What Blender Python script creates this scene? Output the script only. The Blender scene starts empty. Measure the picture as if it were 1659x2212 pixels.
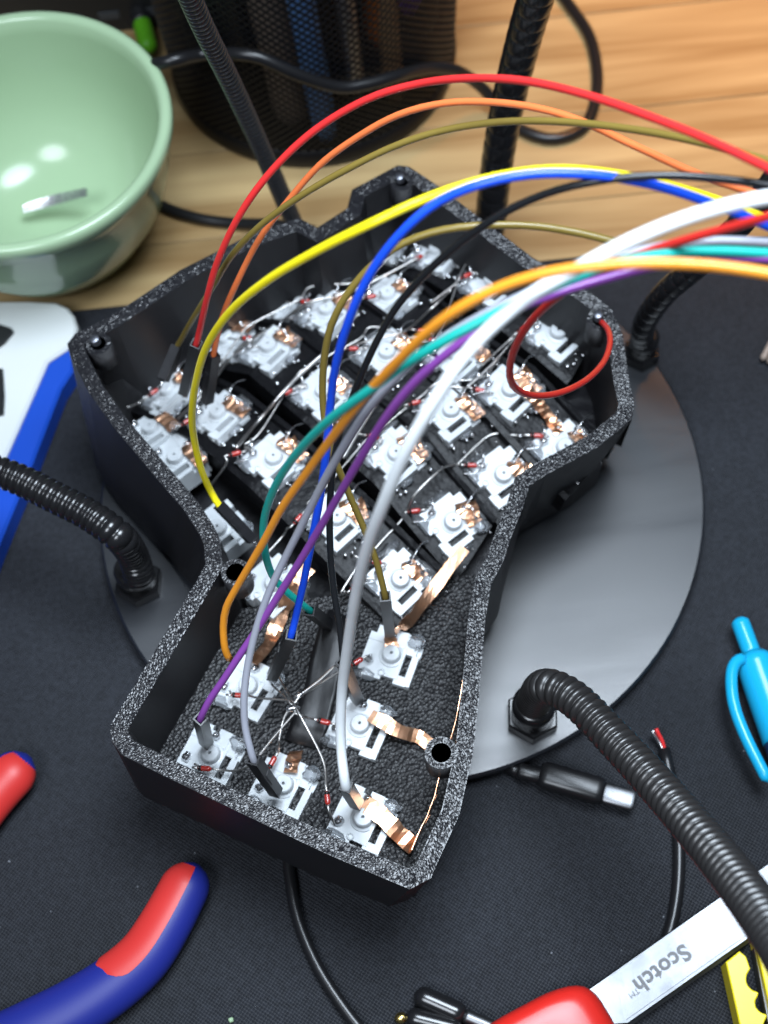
import bpy, math, random
from mathutils import Vector, Matrix, noise
random.seed(7)
S = 0.001                       # everything below is written in millimetres
C = bpy.context.scene.collection
sc = bpy.context.scene

# ------------------------------------------------------------------ camera
W, H, F = 1659.0, 2212.0, 3066.0          # photograph's frame in its working pixels, focal length in them
CAM = Vector((0, 0, 355.0))
PITCH, ROLL = math.radians(63.5), math.radians(-6.0)
_f = Vector((0, math.cos(PITCH), -math.sin(PITCH))); _r = Vector((1, 0, 0)); _d = _f.cross(_r)
_c, _s = math.cos(ROLL), math.sin(ROLL)
AX, AY, AZ = _c*_r - _s*_d, _s*_r + _c*_d, _f
cam = bpy.data.cameras.new('camera'); camo = bpy.data.objects.new('camera', cam); C.objects.link(camo)
cam.sensor_fit = 'VERTICAL'; cam.sensor_height = 36.0; cam.sensor_width = 27.0
cam.lens = 36.0*F/H; cam.clip_start = 0.01; cam.clip_end = 20
m3 = Matrix((AX, -AY, -AZ)).transposed()
camo.matrix_world = Matrix.Translation(CAM*S) @ m3.to_4x4()
cam.dof.use_dof = True; cam.dof.focus_distance = 0.312; cam.dof.aperture_fstop = 14.5
sc.camera = camo
def ray(px, py): return AX*((px-W/2)/F) + AY*((py-H/2)/F) + AZ
def at(px, py, z):                          # the point at height z seen at a pixel
    r = ray(px, py); return CAM + r*((z-CAM.z)/r.z)
def dep(px, py, D): return CAM + ray(px, py)*D

# ------------------------------------------------------------------ world and lamps
world = bpy.data.worlds.new('World'); sc.world = world; world.use_nodes = True
bg = world.node_tree.nodes['Background']; bg.inputs[0].default_value = (0.62, 0.72, 0.9, 1); bg.inputs[1].default_value = 0.075
def lamp(name, loc, target, size, power, col):
    l = bpy.data.lights.new(name, 'AREA'); l.shape = 'DISK'; l.size = size; l.energy = power; l.color = col
    o = bpy.data.objects.new(name, l); C.objects.link(o); o.location = loc
    o.rotation_euler = (Vector(target)-Vector(loc)).to_track_quat('-Z', 'Y').to_euler(); return o
key = lamp('desk_lamp_light', (0.075, 0.19, 0.54), (0.0, 0.10, 0), 0.26, 1.38, (0.77, 0.88, 1.0)); key.data.spread = math.radians(96)
lamp('fill_light', (-0.32, -0.32, 1.0), (0.0, 0.16, 0), 0.45, 7.6, (0.82, 0.90, 1.0))  # added fill from the front left to brighten the wires, no ceiling fixture
wl = bpy.data.lights.new('warm_room_light', 'SPOT'); wl.energy = 23.0; wl.color = (1.0, 0.37, 0.05); wl.spot_size = math.radians(26); wl.spot_blend = 1.0; wl.shadow_soft_size = 0.05
wo = bpy.data.objects.new('warm_room_light', wl); C.objects.link(wo); wo.location = (0.27, 0.58, 0.70); wo.rotation_euler = (Vector((0.165, 0.385, 0))-wo.location).to_track_quat('-Z', 'Y').to_euler()
vs = sc.view_settings; vs.view_transform = 'Standard'; vs.look = 'None'; vs.exposure = 0.15; vs.gamma = 1.0; vs.use_curve_mapping = False
sc.cycles.max_bounces = 6; sc.cycles.glossy_bounces = 3; sc.cycles.transmission_bounces = 5; sc.cycles.diffuse_bounces = 3
sc.cycles.use_denoising = True; sc.cycles.sample_clamp_indirect = 4

# ------------------------------------------------------------------ materials
MATS = {}
def mat(name, col, rough=0.5, metal=0.0, bump=None, var=None, trans=0.0, coat=0.0, spec=0.5, ior=1.45):
    """bump = (kind, scale per metre, strength, distance mm); var = (scale, amount, second colour)"""
    m = bpy.data.materials.new(name); m.use_nodes = True; nt = m.node_tree; p = nt.nodes['Principled BSDF']
    p.inputs['Base Color'].default_value = (*col, 1); p.inputs['Roughness'].default_value = rough; p.inputs['Metallic'].default_value = metal
    p.inputs['Transmission Weight'].default_value = trans; p.inputs['Coat Weight'].default_value = coat
    p.inputs['Specular IOR Level'].default_value = spec; p.inputs['IOR'].default_value = ior
    tc = nt.nodes.new('ShaderNodeTexCoord')
    def tex(kind, scale):
        if kind == 'voronoi':
            t = nt.nodes.new('ShaderNodeTexVoronoi'); t.inputs['Scale'].default_value = scale; out = t.outputs['Distance']
        elif kind in ('wavez', 'wavex'):
            t = nt.nodes.new('ShaderNodeTexWave'); t.bands_direction = kind[-1].upper(); t.inputs['Scale'].default_value = scale
            t.inputs['Distortion'].default_value = 1.5; t.inputs['Detail'].default_value = 2; out = t.outputs['Fac']
        else:
            t = nt.nodes.new('ShaderNodeTexNoise'); t.inputs['Scale'].default_value = scale; t.inputs['Detail'].default_value = 4; out = t.outputs['Fac']
        nt.links.new(tc.outputs['Object'], t.inputs['Vector']); return out
    if bump:
        b = nt.nodes.new('ShaderNodeBump'); b.inputs['Strength'].default_value = bump[2]; b.inputs['Distance'].default_value = bump[3]*S
        nt.links.new(tex(bump[0], bump[1]), b.inputs['Height']); nt.links.new(b.outputs['Normal'], p.inputs['Normal'])
    if var:
        mx = nt.nodes.new('ShaderNodeMix'); mx.data_type = 'RGBA'; rp = nt.nodes.new('ShaderNodeMapRange')
        rp.inputs['From Min'].default_value = 0.35; rp.inputs['From Max'].default_value = 0.65
        nt.links.new(tex('noise', var[0]), rp.inputs['Value'])
        ml = nt.nodes.new('ShaderNodeMath'); ml.operation = 'MULTIPLY'; ml.inputs[1].default_value = var[1]
        nt.links.new(rp.outputs['Result'], ml.inputs[0]); nt.links.new(ml.outputs[0], mx.inputs['Factor'])
        mx.inputs['A'].default_value = (*col, 1); mx.inputs['B'].default_value = (*var[2], 1)
        nt.links.new(mx.outputs['Result'], p.inputs['Base Color'])
    MATS[name] = m; return m
def M(n): return MATS[n]
mat('case_wall', (0.010, 0.010, 0.012), 0.44, bump=('wavez', 480, 1.0, 0.22), var=(60, 0.5, (0.015, 0.014, 0.016)), spec=0.35)
mat('case_rim', (0.009, 0.009, 0.011), 0.28, spec=0.64)
mat('case_floor', (0.006, 0.006, 0.007), 0.38, bump=('voronoi', 1150, 0.65, 0.45), spec=0.4)
mat('case_plate', (0.005, 0.005, 0.006), 0.42, bump=('noise', 420, 0.5, 0.8), spec=0.25)
mat('switch_white', (0.60, 0.63, 0.65), 0.30, bump=('noise', 600, 0.15, 0.1), var=(260, 0.45, (0.47, 0.50, 0.52)))
mat('slot_dark', (0.05, 0.055, 0.06), 0.5)
mat('solder', (0.86, 0.87, 0.89), 0.27, 1.0, bump=('noise', 900, 0.25, 0.3))
mat('lead', (0.60, 0.58, 0.56), 0.32, 1.0, bump=('noise', 1500, 0.2, 0.1))
mat('copper', (0.95, 0.56, 0.36), 0.30, 1.0, bump=('noise', 900, 0.12, 0.2), var=(160, 0.55, (0.90, 0.38, 0.17)))
mat('glue', (0.9, 0.93, 0.97), 0.12, trans=0.92, ior=1.42, bump=('noise', 300, 0.3, 0.5))
mat('diode_red', (0.40, 0.030, 0.022), 0.14, coat=0.6)
mat('diode_band', (0.01, 0.01, 0.01), 0.25)
mat('connector', (0.012, 0.012, 0.014), 0.36, var=(400, 0.5, (0.02, 0.02, 0.022)))
mat('screw_steel', (0.20, 0.21, 0.24), 0.38, 0.9)
mat('black_tape', (0.008, 0.008, 0.009), 0.40, bump=('noise', 130, 0.25, 1.0))
mat('steel', (0.185, 0.19, 0.20), 0.40, 1.0, var=(70, 0.6, (0.12, 0.118, 0.12)), bump=('noise', 500, 0.08, 0.1))
mat('disc_paint', (0.010, 0.012, 0.016), 0.36, spec=1.0, bump=('noise', 1500, 0.10, 0.1), var=(45, 0.5, (0.010, 0.011, 0.013)))
mat('disc_edge', (0.02, 0.02, 0.022), 0.4)
mat('neck_black', (0.010, 0.010, 0.011), 0.22, 0.0, spec=0.7)
mat('neck_shiny', (0.10, 0.105, 0.115), 0.20, 0.8)
mat('neck_satin', (0.020, 0.019, 0.019), 0.30, spec=0.7)
mat('bowl_green', (0.325, 0.455, 0.285), 0.17, var=(25, 0.3, (0.355, 0.48, 0.31)))
mat('cup_black', (0.005, 0.005, 0.006), 0.45, spec=0.3)
mat('cable_black', (0.010, 0.010, 0.011), 0.30)
mat('plier_red', (0.52, 0.030, 0.026), 0.42, bump=('noise', 2200, 0.12, 0.1))
mat('plier_blue', (0.011, 0.019, 0.19), 0.45, bump=('noise', 2200, 0.15, 0.1))
mat('scissor_red', (0.60, 0.020, 0.014), 0.30, bump=('noise', 900, 0.05, 0.1))
mat('yellow_plastic', (0.80, 0.66, 0.02), 0.30)
mat('pen_cyan', (0.010, 0.36, 0.62), 0.22)
mat('pen_navy', (0.01, 0.03, 0.09), 0.3)
mat('pack_white', (0.60, 0.62, 0.61), 0.35, var=(30, 0.3, (0.62, 0.68, 0.67)))
mat('pack_blue', (0.008, 0.060, 0.42), 0.35)
mat('device_black', (0.014, 0.015, 0.016), 0.4)
mat('green_plastic', (0.10, 0.38, 0.012), 0.45)
mat('gold', (0.83, 0.62, 0.22), 0.25, 1.0)
mat('brown_plastic', (0.28, 0.22, 0.18), 0.5)
mat('grey_print', (0.13, 0.13, 0.135), 0.5, 0.3)
mat('pen_blue', (0.18, 0.40, 0.85), 0.35); mat('pen_orange', (0.55, 0.15, 0.015), 0.4); mat('pen_purple', (0.11, 0.03, 0.42), 0.4)
mat('pen_silver', (0.5, 0.5, 0.52), 0.3, 0.8); mat('pen_wood', (0.42, 0.26, 0.13), 0.6)
WIRE = dict(red=(0.74, 0.034, 0.034), coral=(0.86, 0.20, 0.06), olive=(0.215, 0.155, 0.034), yellow=(0.90, 0.75, 0.014), blue=(0.012, 0.080, 0.74),
            black=(0.014, 0.015, 0.017), teal=(0.012, 0.40, 0.34), orange=(0.92, 0.34, 0.028), purple=(0.235, 0.062, 0.33), grey=(0.31, 0.32, 0.37),
            white=(0.84, 0.88, 0.90), scarlet=(0.60, 0.028, 0.022))
for k, v in WIRE.items(): mat('wire_'+k, v, 0.25, bump=('noise', 420, 0.16, 0.25), spec=0.55, var=(140, 0.28, tuple(c*.8 for c in v)))

def disc_streaks():
    nt = M('disc_paint').node_tree; p = nt.nodes['Principled BSDF']; tc = nt.nodes.new('ShaderNodeTexCoord'); mp = nt.nodes.new('ShaderNodeMapping')
    mp.inputs['Scale'].default_value = (9, 70, 1); mp.inputs['Rotation'].default_value = (0, 0, math.radians(-8)); nt.links.new(tc.outputs['Object'], mp.inputs['Vector'])
    n = nt.nodes.new('ShaderNodeTexNoise'); n.inputs['Scale'].default_value = 1; n.inputs['Detail'].default_value = 4; n.inputs['Distortion'].default_value = .8; nt.links.new(mp.outputs['Vector'], n.inputs['Vector'])
    mr = nt.nodes.new('ShaderNodeMapRange'); mr.inputs['From Min'].default_value = .3; mr.inputs['From Max'].default_value = .7; mr.inputs['To Min'].default_value = .29; mr.inputs['To Max'].default_value = .40
    nt.links.new(n.outputs['Fac'], mr.inputs['Value']); nt.links.new(mr.outputs['Result'], p.inputs['Roughness'])
disc_streaks()
def blade_steel():                            # brushed steel with smudges
    m = mat('blade_steel', (0.145, 0.15, 0.158), 0.36, 1.0); nt = m.node_tree; p = nt.nodes['Principled BSDF']; tc = nt.nodes.new('ShaderNodeTexCoord')
    mp = nt.nodes.new('ShaderNodeMapping'); mp.inputs['Rotation'].default_value = (0, 0, math.radians(-38)); mp.inputs['Scale'].default_value = (1400, 25, 1); nt.links.new(tc.outputs['Object'], mp.inputs['Vector'])
    n = nt.nodes.new('ShaderNodeTexNoise'); n.inputs['Scale'].default_value = 1; n.inputs['Detail'].default_value = 3; nt.links.new(mp.outputs['Vector'], n.inputs['Vector'])
    n2 = nt.nodes.new('ShaderNodeTexNoise'); n2.inputs['Scale'].default_value = 55; n2.inputs['Detail'].default_value = 6; n2.inputs['Roughness'].default_value = .7; nt.links.new(tc.outputs['Object'], n2.inputs['Vector'])
    mr = nt.nodes.new('ShaderNodeMapRange'); mr.inputs['From Min'].default_value = .35; mr.inputs['From Max'].default_value = .65; mr.inputs['To Min'].default_value = .30; mr.inputs['To Max'].default_value = .42
    nt.links.new(n2.outputs['Fac'], mr.inputs['Value']); nt.links.new(mr.outputs['Result'], p.inputs['Roughness'])
    b = nt.nodes.new('ShaderNodeBump'); b.inputs['Strength'].default_value = .25; b.inputs['Distance'].default_value = .05*S; nt.links.new(n.outputs['Fac'], b.inputs['Height']); nt.links.new(b.outputs['Normal'], p.inputs['Normal'])
blade_steel()
def mat_mat():                               # woven cloth of the desk mat
    m = mat('mat_cloth', (0.017, 0.019, 0.024), 0.62, spec=0.35); nt = m.node_tree; p = nt.nodes['Principled BSDF']
    tc = nt.nodes.new('ShaderNodeTexCoord'); mp = nt.nodes.new('ShaderNodeMapping'); mp.inputs['Rotation'].default_value = (0, 0, math.radians(38))
    nt.links.new(tc.outputs['Object'], mp.inputs['Vector'])
    w1 = nt.nodes.new('ShaderNodeTexWave'); w1.inputs['Scale'].default_value = 420; w1.bands_direction = 'X'; w1.inputs['Distortion'].default_value = 2; w1.inputs['Detail'].default_value = 2
    w2 = nt.nodes.new('ShaderNodeTexWave'); w2.inputs['Scale'].default_value = 420; w2.bands_direction = 'Y'; w2.inputs['Distortion'].default_value = 2; w2.inputs['Detail'].default_value = 2
    for w in (w1, w2): nt.links.new(mp.outputs['Vector'], w.inputs['Vector'])
    mu = nt.nodes.new('ShaderNodeMath'); mu.operation = 'MULTIPLY'; nt.links.new(w1.outputs['Fac'], mu.inputs[0]); nt.links.new(w2.outputs['Fac'], mu.inputs[1])
    b = nt.nodes.new('ShaderNodeBump'); b.inputs['Strength'].default_value = 0.7; b.inputs['Distance'].default_value = 0.35*S
    nt.links.new(mu.outputs[0], b.inputs['Height']); nt.links.new(b.outputs['Normal'], p.inputs['Normal'])
    n = nt.nodes.new('ShaderNodeTexNoise'); n.inputs['Scale'].default_value = 14; n.inputs['Detail'].default_value = 5; nt.links.new(tc.outputs['Object'], n.inputs['Vector'])
    n2 = nt.nodes.new('ShaderNodeTexNoise'); n2.inputs['Scale'].default_value = 900; n2.inputs['Detail'].default_value = 2; nt.links.new(tc.outputs['Object'], n2.inputs['Vector'])
    ad = nt.nodes.new('ShaderNodeMath'); ad.operation = 'MULTIPLY'; nt.links.new(n.outputs['Fac'], ad.inputs[0]); nt.links.new(n2.outputs['Fac'], ad.inputs[1])
    rp = nt.nodes.new('ShaderNodeValToRGB'); rp.color_ramp.elements[0].position = 0.12; rp.color_ramp.elements[1].position = 0.45
    rp.color_ramp.elements[0].color = (0.0070, 0.0080, 0.0108, 1); rp.color_ramp.elements[1].color = (0.0195, 0.0220, 0.0285, 1)
    nt.links.new(ad.outputs[0], rp.inputs['Fac'])
    vo = nt.nodes.new('ShaderNodeTexVoronoi'); vo.inputs['Scale'].default_value = 130; nt.links.new(tc.outputs['Object'], vo.inputs['Vector'])
    lt_ = nt.nodes.new('ShaderNodeMath'); lt_.operation = 'LESS_THAN'; lt_.inputs[1].default_value = 0.035; nt.links.new(vo.outputs['Distance'], lt_.inputs[0])
    mx = nt.nodes.new('ShaderNodeMix'); mx.data_type = 'RGBA'; mx.inputs['B'].default_value = (0.16, 0.17, 0.19, 1)
    nt.links.new(lt_.outputs[0], mx.inputs['Factor']); nt.links.new(rp.outputs['Color'], mx.inputs['A']); nt.links.new(mx.outputs['Result'], p.inputs['Base Color'])
mat_mat()
def mat_wood():
    m = mat('wood', (0.5, 0.34, 0.18), 0.42); nt = m.node_tree; p = nt.nodes['Principled BSDF']
    tc = nt.nodes.new('ShaderNodeTexCoord'); oi = nt.nodes.new('ShaderNodeObjectInfo')
    mp = nt.nodes.new('ShaderNodeMapping'); mp.inputs['Scale'].default_value = (6, 90, 90); nt.links.new(tc.outputs['Object'], mp.inputs['Vector'])
    ml = nt.nodes.new('ShaderNodeVectorMath'); ml.operation = 'ADD'; nt.links.new(mp.outputs['Vector'], ml.inputs[0]); nt.links.new(oi.outputs['Location'], ml.inputs[1])
    n = nt.nodes.new('ShaderNodeTexNoise'); n.inputs['Scale'].default_value = 1.0; n.inputs['Detail'].default_value = 5; n.inputs['Distortion'].default_value = 0.6
    nt.links.new(ml.outputs['Vector'], n.inputs['Vector'])
    rp = nt.nodes.new('ShaderNodeValToRGB'); e = rp.color_ramp.elements; e[0].position = 0.36; e[1].position = 0.66
    e[0].color = (0.28, 0.170, 0.068, 1); e[1].color = (0.51, 0.365, 0.175, 1)
    nt.links.new(n.outputs['Fac'], rp.inputs['Fac'])
    hs = nt.nodes.new('ShaderNodeHueSaturation'); nt.links.new(rp.outputs['Color'], hs.inputs['Color'])
    mr = nt.nodes.new('ShaderNodeMapRange'); mr.inputs['To Min'].default_value = 0.78; mr.inputs['To Max'].default_value = 1.12
    nt.links.new(oi.outputs['Random'], mr.inputs['Value']); nt.links.new(mr.outputs['Result'], hs.inputs['Value'])
    nt.links.new(hs.outputs['Color'], p.inputs['Base Color'])
mat_wood()

# ------------------------------------------------------------------ mesh helpers
def tag(o, label=None, cat=None, group=None, kind=None):
    if label: o['label'] = label
    if cat: o['category'] = cat
    if group: o['group'] = group
    if kind: o['kind'] = kind
    return o
def empty(name, loc):
    o = bpy.data.objects.new(name, None); o.empty_display_size = 0.005; C.objects.link(o); o.location = Vector(loc)*S; return o
def mesh(name, vs, fs, m, smooth=False):
    me = bpy.data.meshes.new(name); me.from_pydata([tuple(Vector(v)*S) for v in vs], [], fs); me.materials.append(M(m) if isinstance(m, str) else m)
    if smooth: me.polygons.foreach_set('use_smooth', [True]*len(me.polygons))
    me.update(); return me
def link(name, me, parent=None, loc=None):
    o = bpy.data.objects.new(name, me); C.objects.link(o)
    if parent: o.parent = parent
    if loc is not None: o.location = Vector(loc)*S
    return o
def put(name, geo, m, parent=None, smooth=False):
    """world-space geometry (mm) -> object; its origin is the parent's, or the middle of its own base"""
    vs, fs = geo
    if parent is not None:
        b = origin(parent)
        return link(name, mesh(name, [Vector(v)-b for v in vs], fs, m, smooth), parent)
    xs, ys, zs = zip(*[tuple(v) for v in vs]); b = Vector(((min(xs)+max(xs))/2, (min(ys)+max(ys))/2, min(zs)))
    return link(name, mesh(name, [Vector(v)-b for v in vs], fs, m, smooth), None, b)
def origin(o):
    b = Vector((0, 0, 0))
    while o: b += Vector(o.location)/S; o = o.parent
    return b
def join(*geos):
    V, Fc = [], []
    for vs, fs in geos:
        n = len(V); V += [Vector(v) for v in vs]; Fc += [tuple(i+n for i in f) for f in fs]
    return V, Fc
def box(x0, x1, y0, y1, z0, z1):
    v = [(x, y, z) for z in (z0, z1) for y in (y0, y1) for x in (x0, x1)]
    return [Vector(p) for p in v], [(0, 2, 3, 1), (4, 5, 7, 6), (0, 1, 5, 4), (2, 6, 7, 3), (0, 4, 6, 2), (1, 3, 7, 5)]
def xf(geo, mtx): return [mtx @ Vector(v) for v in geo[0]], geo[1]
def spline(pts, step=2.0, cl=False):
    """Catmull-Rom through points, sampled about every step mm"""
    P = [Vector(p) for p in pts]; out = []; n = len(P)
    rng = range(n) if cl else range(n-1)
    for i in rng:
        a, b = P[i], P[(i+1) % n]
        p0 = P[i-1] if (cl or i > 0) else a*2-b
        p3 = P[(i+2) % n] if (cl or i+2 < n) else b*2-a
        k = max(2, int((b-a).length/step))
        for j in range(k):
            t = j/k
            out.append(0.5*((2*a) + (b-p0)*t + (2*p0-5*a+4*b-p3)*t*t + (3*a-p0-3*b+p3)*t**3))
    if not cl: out.append(P[-1])
    return out
def frames(path):
    T = []
    n = len(path)
    for i in range(n):
        t = (path[min(i+1, n-1)]-path[max(i-1, 0)])
        T.append(t.normalized() if t.length > 1e-9 else Vector((0, 0, 1)))
    u = Vector((0, 0, 1)) - T[0]*T[0].z
    if u.length < 1e-3: u = Vector((1, 0, 0)) - T[0]*T[0].x
    u.normalize(); out = []
    for t in T:
        u = (u - t*u.dot(t)).normalized(); out.append((t, u, t.cross(u)))
    return out
def sweep(path, rad, seg=12, a0=0, a1=2*math.pi, caps=True, round_end=False, flat=1.0):
    """tube along a path; rad a number or f(distance, total). a0..a1 sweeps only a slice of the section (angle 0 points up)"""
    if round_end and not callable(rad):
        r0 = rad; rad = lambda s, L: r0*math.sqrt(max(0.02, 1-max(0, 1-min(s, L-s)/r0)**2))
    fr = frames(path); L = [0]
    for i in range(1, len(path)): L.append(L[-1]+(path[i]-path[i-1]).length)
    full = not callable(a0) and abs(a1-a0-2*math.pi) < 1e-6; nn = seg if full else seg+1
    V, Fc = [], []
    for i, p in enumerate(path):
        t, u, w = fr[i]; r = rad(L[i], L[-1]) if callable(rad) else rad
        for k in range(nn):
            b0, b1 = (a0(L[i], L[-1]), a1(L[i], L[-1])) if callable(a0) else (a0, a1)
            a = b0+(b1-b0)*k/seg
            V.append(p + u*(r*flat*math.cos(a)) + w*(r*math.sin(a)))
    for i in range(len(path)-1):
        for k in range(seg):
            k2 = (k+1) % nn if full else k+1
            Fc.append((i*nn+k, i*nn+k2, (i+1)*nn+k2, (i+1)*nn+k))
    if caps and full:
        Fc.append(tuple(range(nn))[::-1]); e = (len(path)-1)*nn; Fc.append(tuple(range(e, e+nn)))
    return V, Fc
def lathe(prof, seg=32, cx=0, cy=0, cz=0):
    """profile [(r, z)] turned about z"""
    V, Fc = [], []
    for r, z in prof:
        for k in range(seg):
            a = 2*math.pi*k/seg; V.append(Vector((cx+r*math.cos(a), cy+r*math.sin(a), cz+z)))
    for i in range(len(prof)-1):
        for k in range(seg):
            k2 = (k+1) % seg; Fc.append((i*seg+k, i*seg+k2, (i+1)*seg+k2, (i+1)*seg+k))
    Fc.append(tuple(range(seg))[::-1]); e = (len(prof)-1)*seg; Fc.append(tuple(range(e, e+seg)))
    return V, Fc
def blob(c, r, seed=0, sq=(1, 1, 1), amp=0.25, n=10):
    V, Fc = [], []; o = Vector((seed*3.1, seed*1.7, 0))
    for i in range(n//2+1):
        th = math.pi*i/(n//2)
        for k in range(n):
            ph = 2*math.pi*k/n; d = Vector((math.sin(th)*math.cos(ph), math.sin(th)*math.sin(ph), math.cos(th)))
            rr = r*(1+amp*noise.noise(d*1.6+o)); V.append(Vector(c)+Vector((d.x*sq[0], d.y*sq[1], d.z*sq[2]))*rr)
    for i in range(n//2):
        for k in range(n): k2 = (k+1) % n; Fc.append((i*n+k, (i+1)*n+k, (i+1)*n+k2, i*n+k2))
    return V, Fc
def prism(poly, z0, z1, bev=0.0):
    """polygon (x, y) raised from z0 to z1, its top edge bevelled"""
    P = [Vector((p[0], p[1], 0)) for p in poly]; n = len(P)
    if sum(P[i].x*P[(i+1) % n].y-P[(i+1) % n].x*P[i].y for i in range(n)) < 0: P.reverse()
    rings = [(0, z0), (0, z1-bev), (bev, z1)] if bev else [(0, z0), (0, z1)]
    V, Fc = [], []
    for ins, z in rings:
        Q = inset(P, ins) if ins else P
        V += [Vector((q.x, q.y, z)) for q in Q]
    for r in range(len(rings)-1):
        for i in range(n): j = (i+1) % n; Fc.append((r*n+i, r*n+j, (r+1)*n+j, (r+1)*n+i))
    Fc.append(tuple(range(n))[::-1]); e = (len(rings)-1)*n; Fc.append(tuple(range(e, e+n)))
    return V, Fc
def inset(P, d):                              # P counter-clockwise
    n = len(P); out = []
    for i in range(n):
        a = (P[i]-P[i-1]); b = (P[(i+1) % n]-P[i]); a.z = b.z = 0; a.normalize(); b.normalize()
        na, nb = Vector((-a.y, a.x, 0)), Vector((-b.y, b.x, 0)); k = na+nb
        k = k/max(0.35, k.dot(k)/2) ; out.append(P[i]+k*d)
    return out
def strip(path, width, wdir, thick=0.12, wr=0.0, seed=0, nw=5):
    """thin ribbon, wrinkled; wdir the direction of its width"""
    n = len(path); V = []; wd = Vector(wdir).normalized()
    for lay in (0, 1):
        for i, p in enumerate(path):
            t = (path[min(i+1, n-1)]-path[max(i-1, 0)]).normalized(); w = (wd - t*wd.dot(t)).normalized(); nn = w.cross(t)
            if nn.z < 0: nn = -nn
            for k in range(nw):
                x = (k/(nw-1)-0.5)*width
                q = Vector((i*0.5+seed*7.7, k*0.3, seed*1.3)); h = wr*(noise.noise(q)*1.0+0.35*noise.noise(q*2.3)) if wr else 0
                V.append(p+w*(x+0.12*width*noise.noise(q*0.9+Vector((9, 0, 0)))*(1 if wr else 0))+nn*(h+(thick if lay == 0 else 0)))
    Fc = []; o = n*nw
    for i in range(n-1):
        for k in range(nw-1):
            a, b, c2, d = i*nw+k, i*nw+k+1, (i+1)*nw+k+1, (i+1)*nw+k
            Fc.append((a, b, c2, d)); Fc.append((o+d, o+c2, o+b, o+a))
        Fc.append((i*nw, (i+1)*nw, o+(i+1)*nw, o+i*nw)); e = nw-1
        Fc.append((i*nw+e, o+i*nw+e, o+(i+1)*nw+e, (i+1)*nw+e))
    Fc.append(tuple(range(nw))[::-1]+tuple(range(o, o+nw))); l = (n-1)*nw
    Fc.append(tuple(range(l, l+nw))+tuple(range(o+l, o+l+nw))[::-1])
    return V, Fc

# ------------------------------------------------------------------ the setting: desk
desk = empty('desk_top', (0, 420, -3)); tag(desk, 'warm wooden desk top of glued strips behind the black mat', kind='structure')
y = -420.0; k = 0
while y < 900:
    wd = 34 + 10*random.random(); x = -700 - 200*random.random()
    while x < 700:
        ln = 520+260*random.random()
        v, f = prism([(-ln/2, -wd/2+.12), (ln/2-.2, -wd/2+.12), (ln/2-.2, wd/2-.12), (-ln/2, wd/2-.12)], -26, 0, 0.35)
        o = link('plank', mesh('plank', v, f, 'wood'), desk, Vector((x+ln/2, y+wd/2-420, 0.0))); x += ln
    y += wd
mt = put('desk_mat', prism([(-420, -330), (420, -330), (420, 256), (412, 257.5), (-412, 256), (-420, 252)], -2.8, 0, 0.7), 'mat_cloth')
tag(mt, 'large black cloth desk mat spread under the keyboard', 'desk mat')

# ------------------------------------------------------------------ helping-hands stand: disc and bendy arms
stand = empty('helping_hands_stand', (4.9, 180.5, 0)); tag(stand, 'black round base plate with bendy ribbed arms under the keyboard case', 'soldering stand')
dx, dy, R = 4.9, 180.5, 83.5
put('base_plate', lathe([(R-1, 3.2), (R, 3.7), (R, 5.4), (R-.6, 6.0), (R-8, 6.01), (2, 6.02)], 128, dx, dy), 'disc_paint', stand, False)
for k in range(4):
    a = k*math.pi/2+.5; put('rubber_foot', lathe([(6, 0), (6.5, .5), (6.5, 3.2), (5, 3.3)], 20, dx+60*math.cos(a), dy+60*math.sin(a)), 'disc_edge', stand)
def ribbed(r, pitch, depth, sharp=1.0):
    def f(s, L):
        t = (s/pitch) % 1.0; return r*(1-depth*(1-abs(math.sin(math.pi*t))**sharp))
    return f
def arm(base, pts, r, pitch, depth, m, sharp=0.5, seg=24, nut=True, label=None):
    a = put('arm', sweep(spline(pts, pitch/(24 if sharp < .3 else 12)), ribbed(r, pitch, depth, sharp), seg), m, stand, True)
    if label: a['label'] = label
    if nut:
        bx, by = base; z0 = 6.03
        put('hex_nut', xf(lathe([(r*1.5, 0), (r*1.62, .5), (r*1.62, 3.6), (r*1.5, 4.1), (r*.9, 4.1)], 6, 0, 0, 0), Matrix.Translation((bx, by, z0)) @ Matrix.Rotation(.4, 4, 'Z')), 'neck_black', a)
        put('collar', lathe([(r*1.25, 4.2), (r*1.25, 10.5), (r*1.1, 11.5), (r*.9, 11.6)], 28, bx, by, z0), 'neck_black', a, True)
    return a
A0 = at(1150, 1545, 8)
arm((A0.x, A0.y), [Vector((A0.x, A0.y, 12)), Vector((A0.x, A0.y, 19)), dep(1178, 1484, 331), dep(1240, 1510, 323), dep(1330, 1600, 312), dep(1440, 1720, 295), dep(1550, 1850, 273), dep(1650, 1985, 249), dep(1740, 2130, 225)],
    4.35, 2.25, 0.32, 'neck_satin', 0.6, label='thick ribbed arm bending toward the lower right corner')
B0 = at(300, 1258, 8)
arm((B0.x, B0.y), [Vector((B0.x, B0.y, 12)), at(299, 1238, 20), at(287, 1200, 28), dep(258, 1160, 350), dep(195, 1114, 351), dep(120, 1075, 353), dep(20, 1027, 356), dep(-120, 985, 352), dep(-300, 950, 340)],
    4.1, 2.2, 0.20, 'neck_black', 0.6, label='ribbed arm reaching out over the left edge')
C0 = at(1386, 762, 8)
arm((C0.x, C0.y), [Vector((C0.x, C0.y, 12)), at(1388, 715, 22), dep(1402, 680, 385), dep(1440, 630, 372), dep(1495, 583, 362), dep(1570, 515, 350), dep(1650, 420, 335), dep(1740, 300, 320)],
    3.3, 4.0, 0.10, 'neck_black', 0.2, label='arm rising behind the right side of the case')
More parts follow.
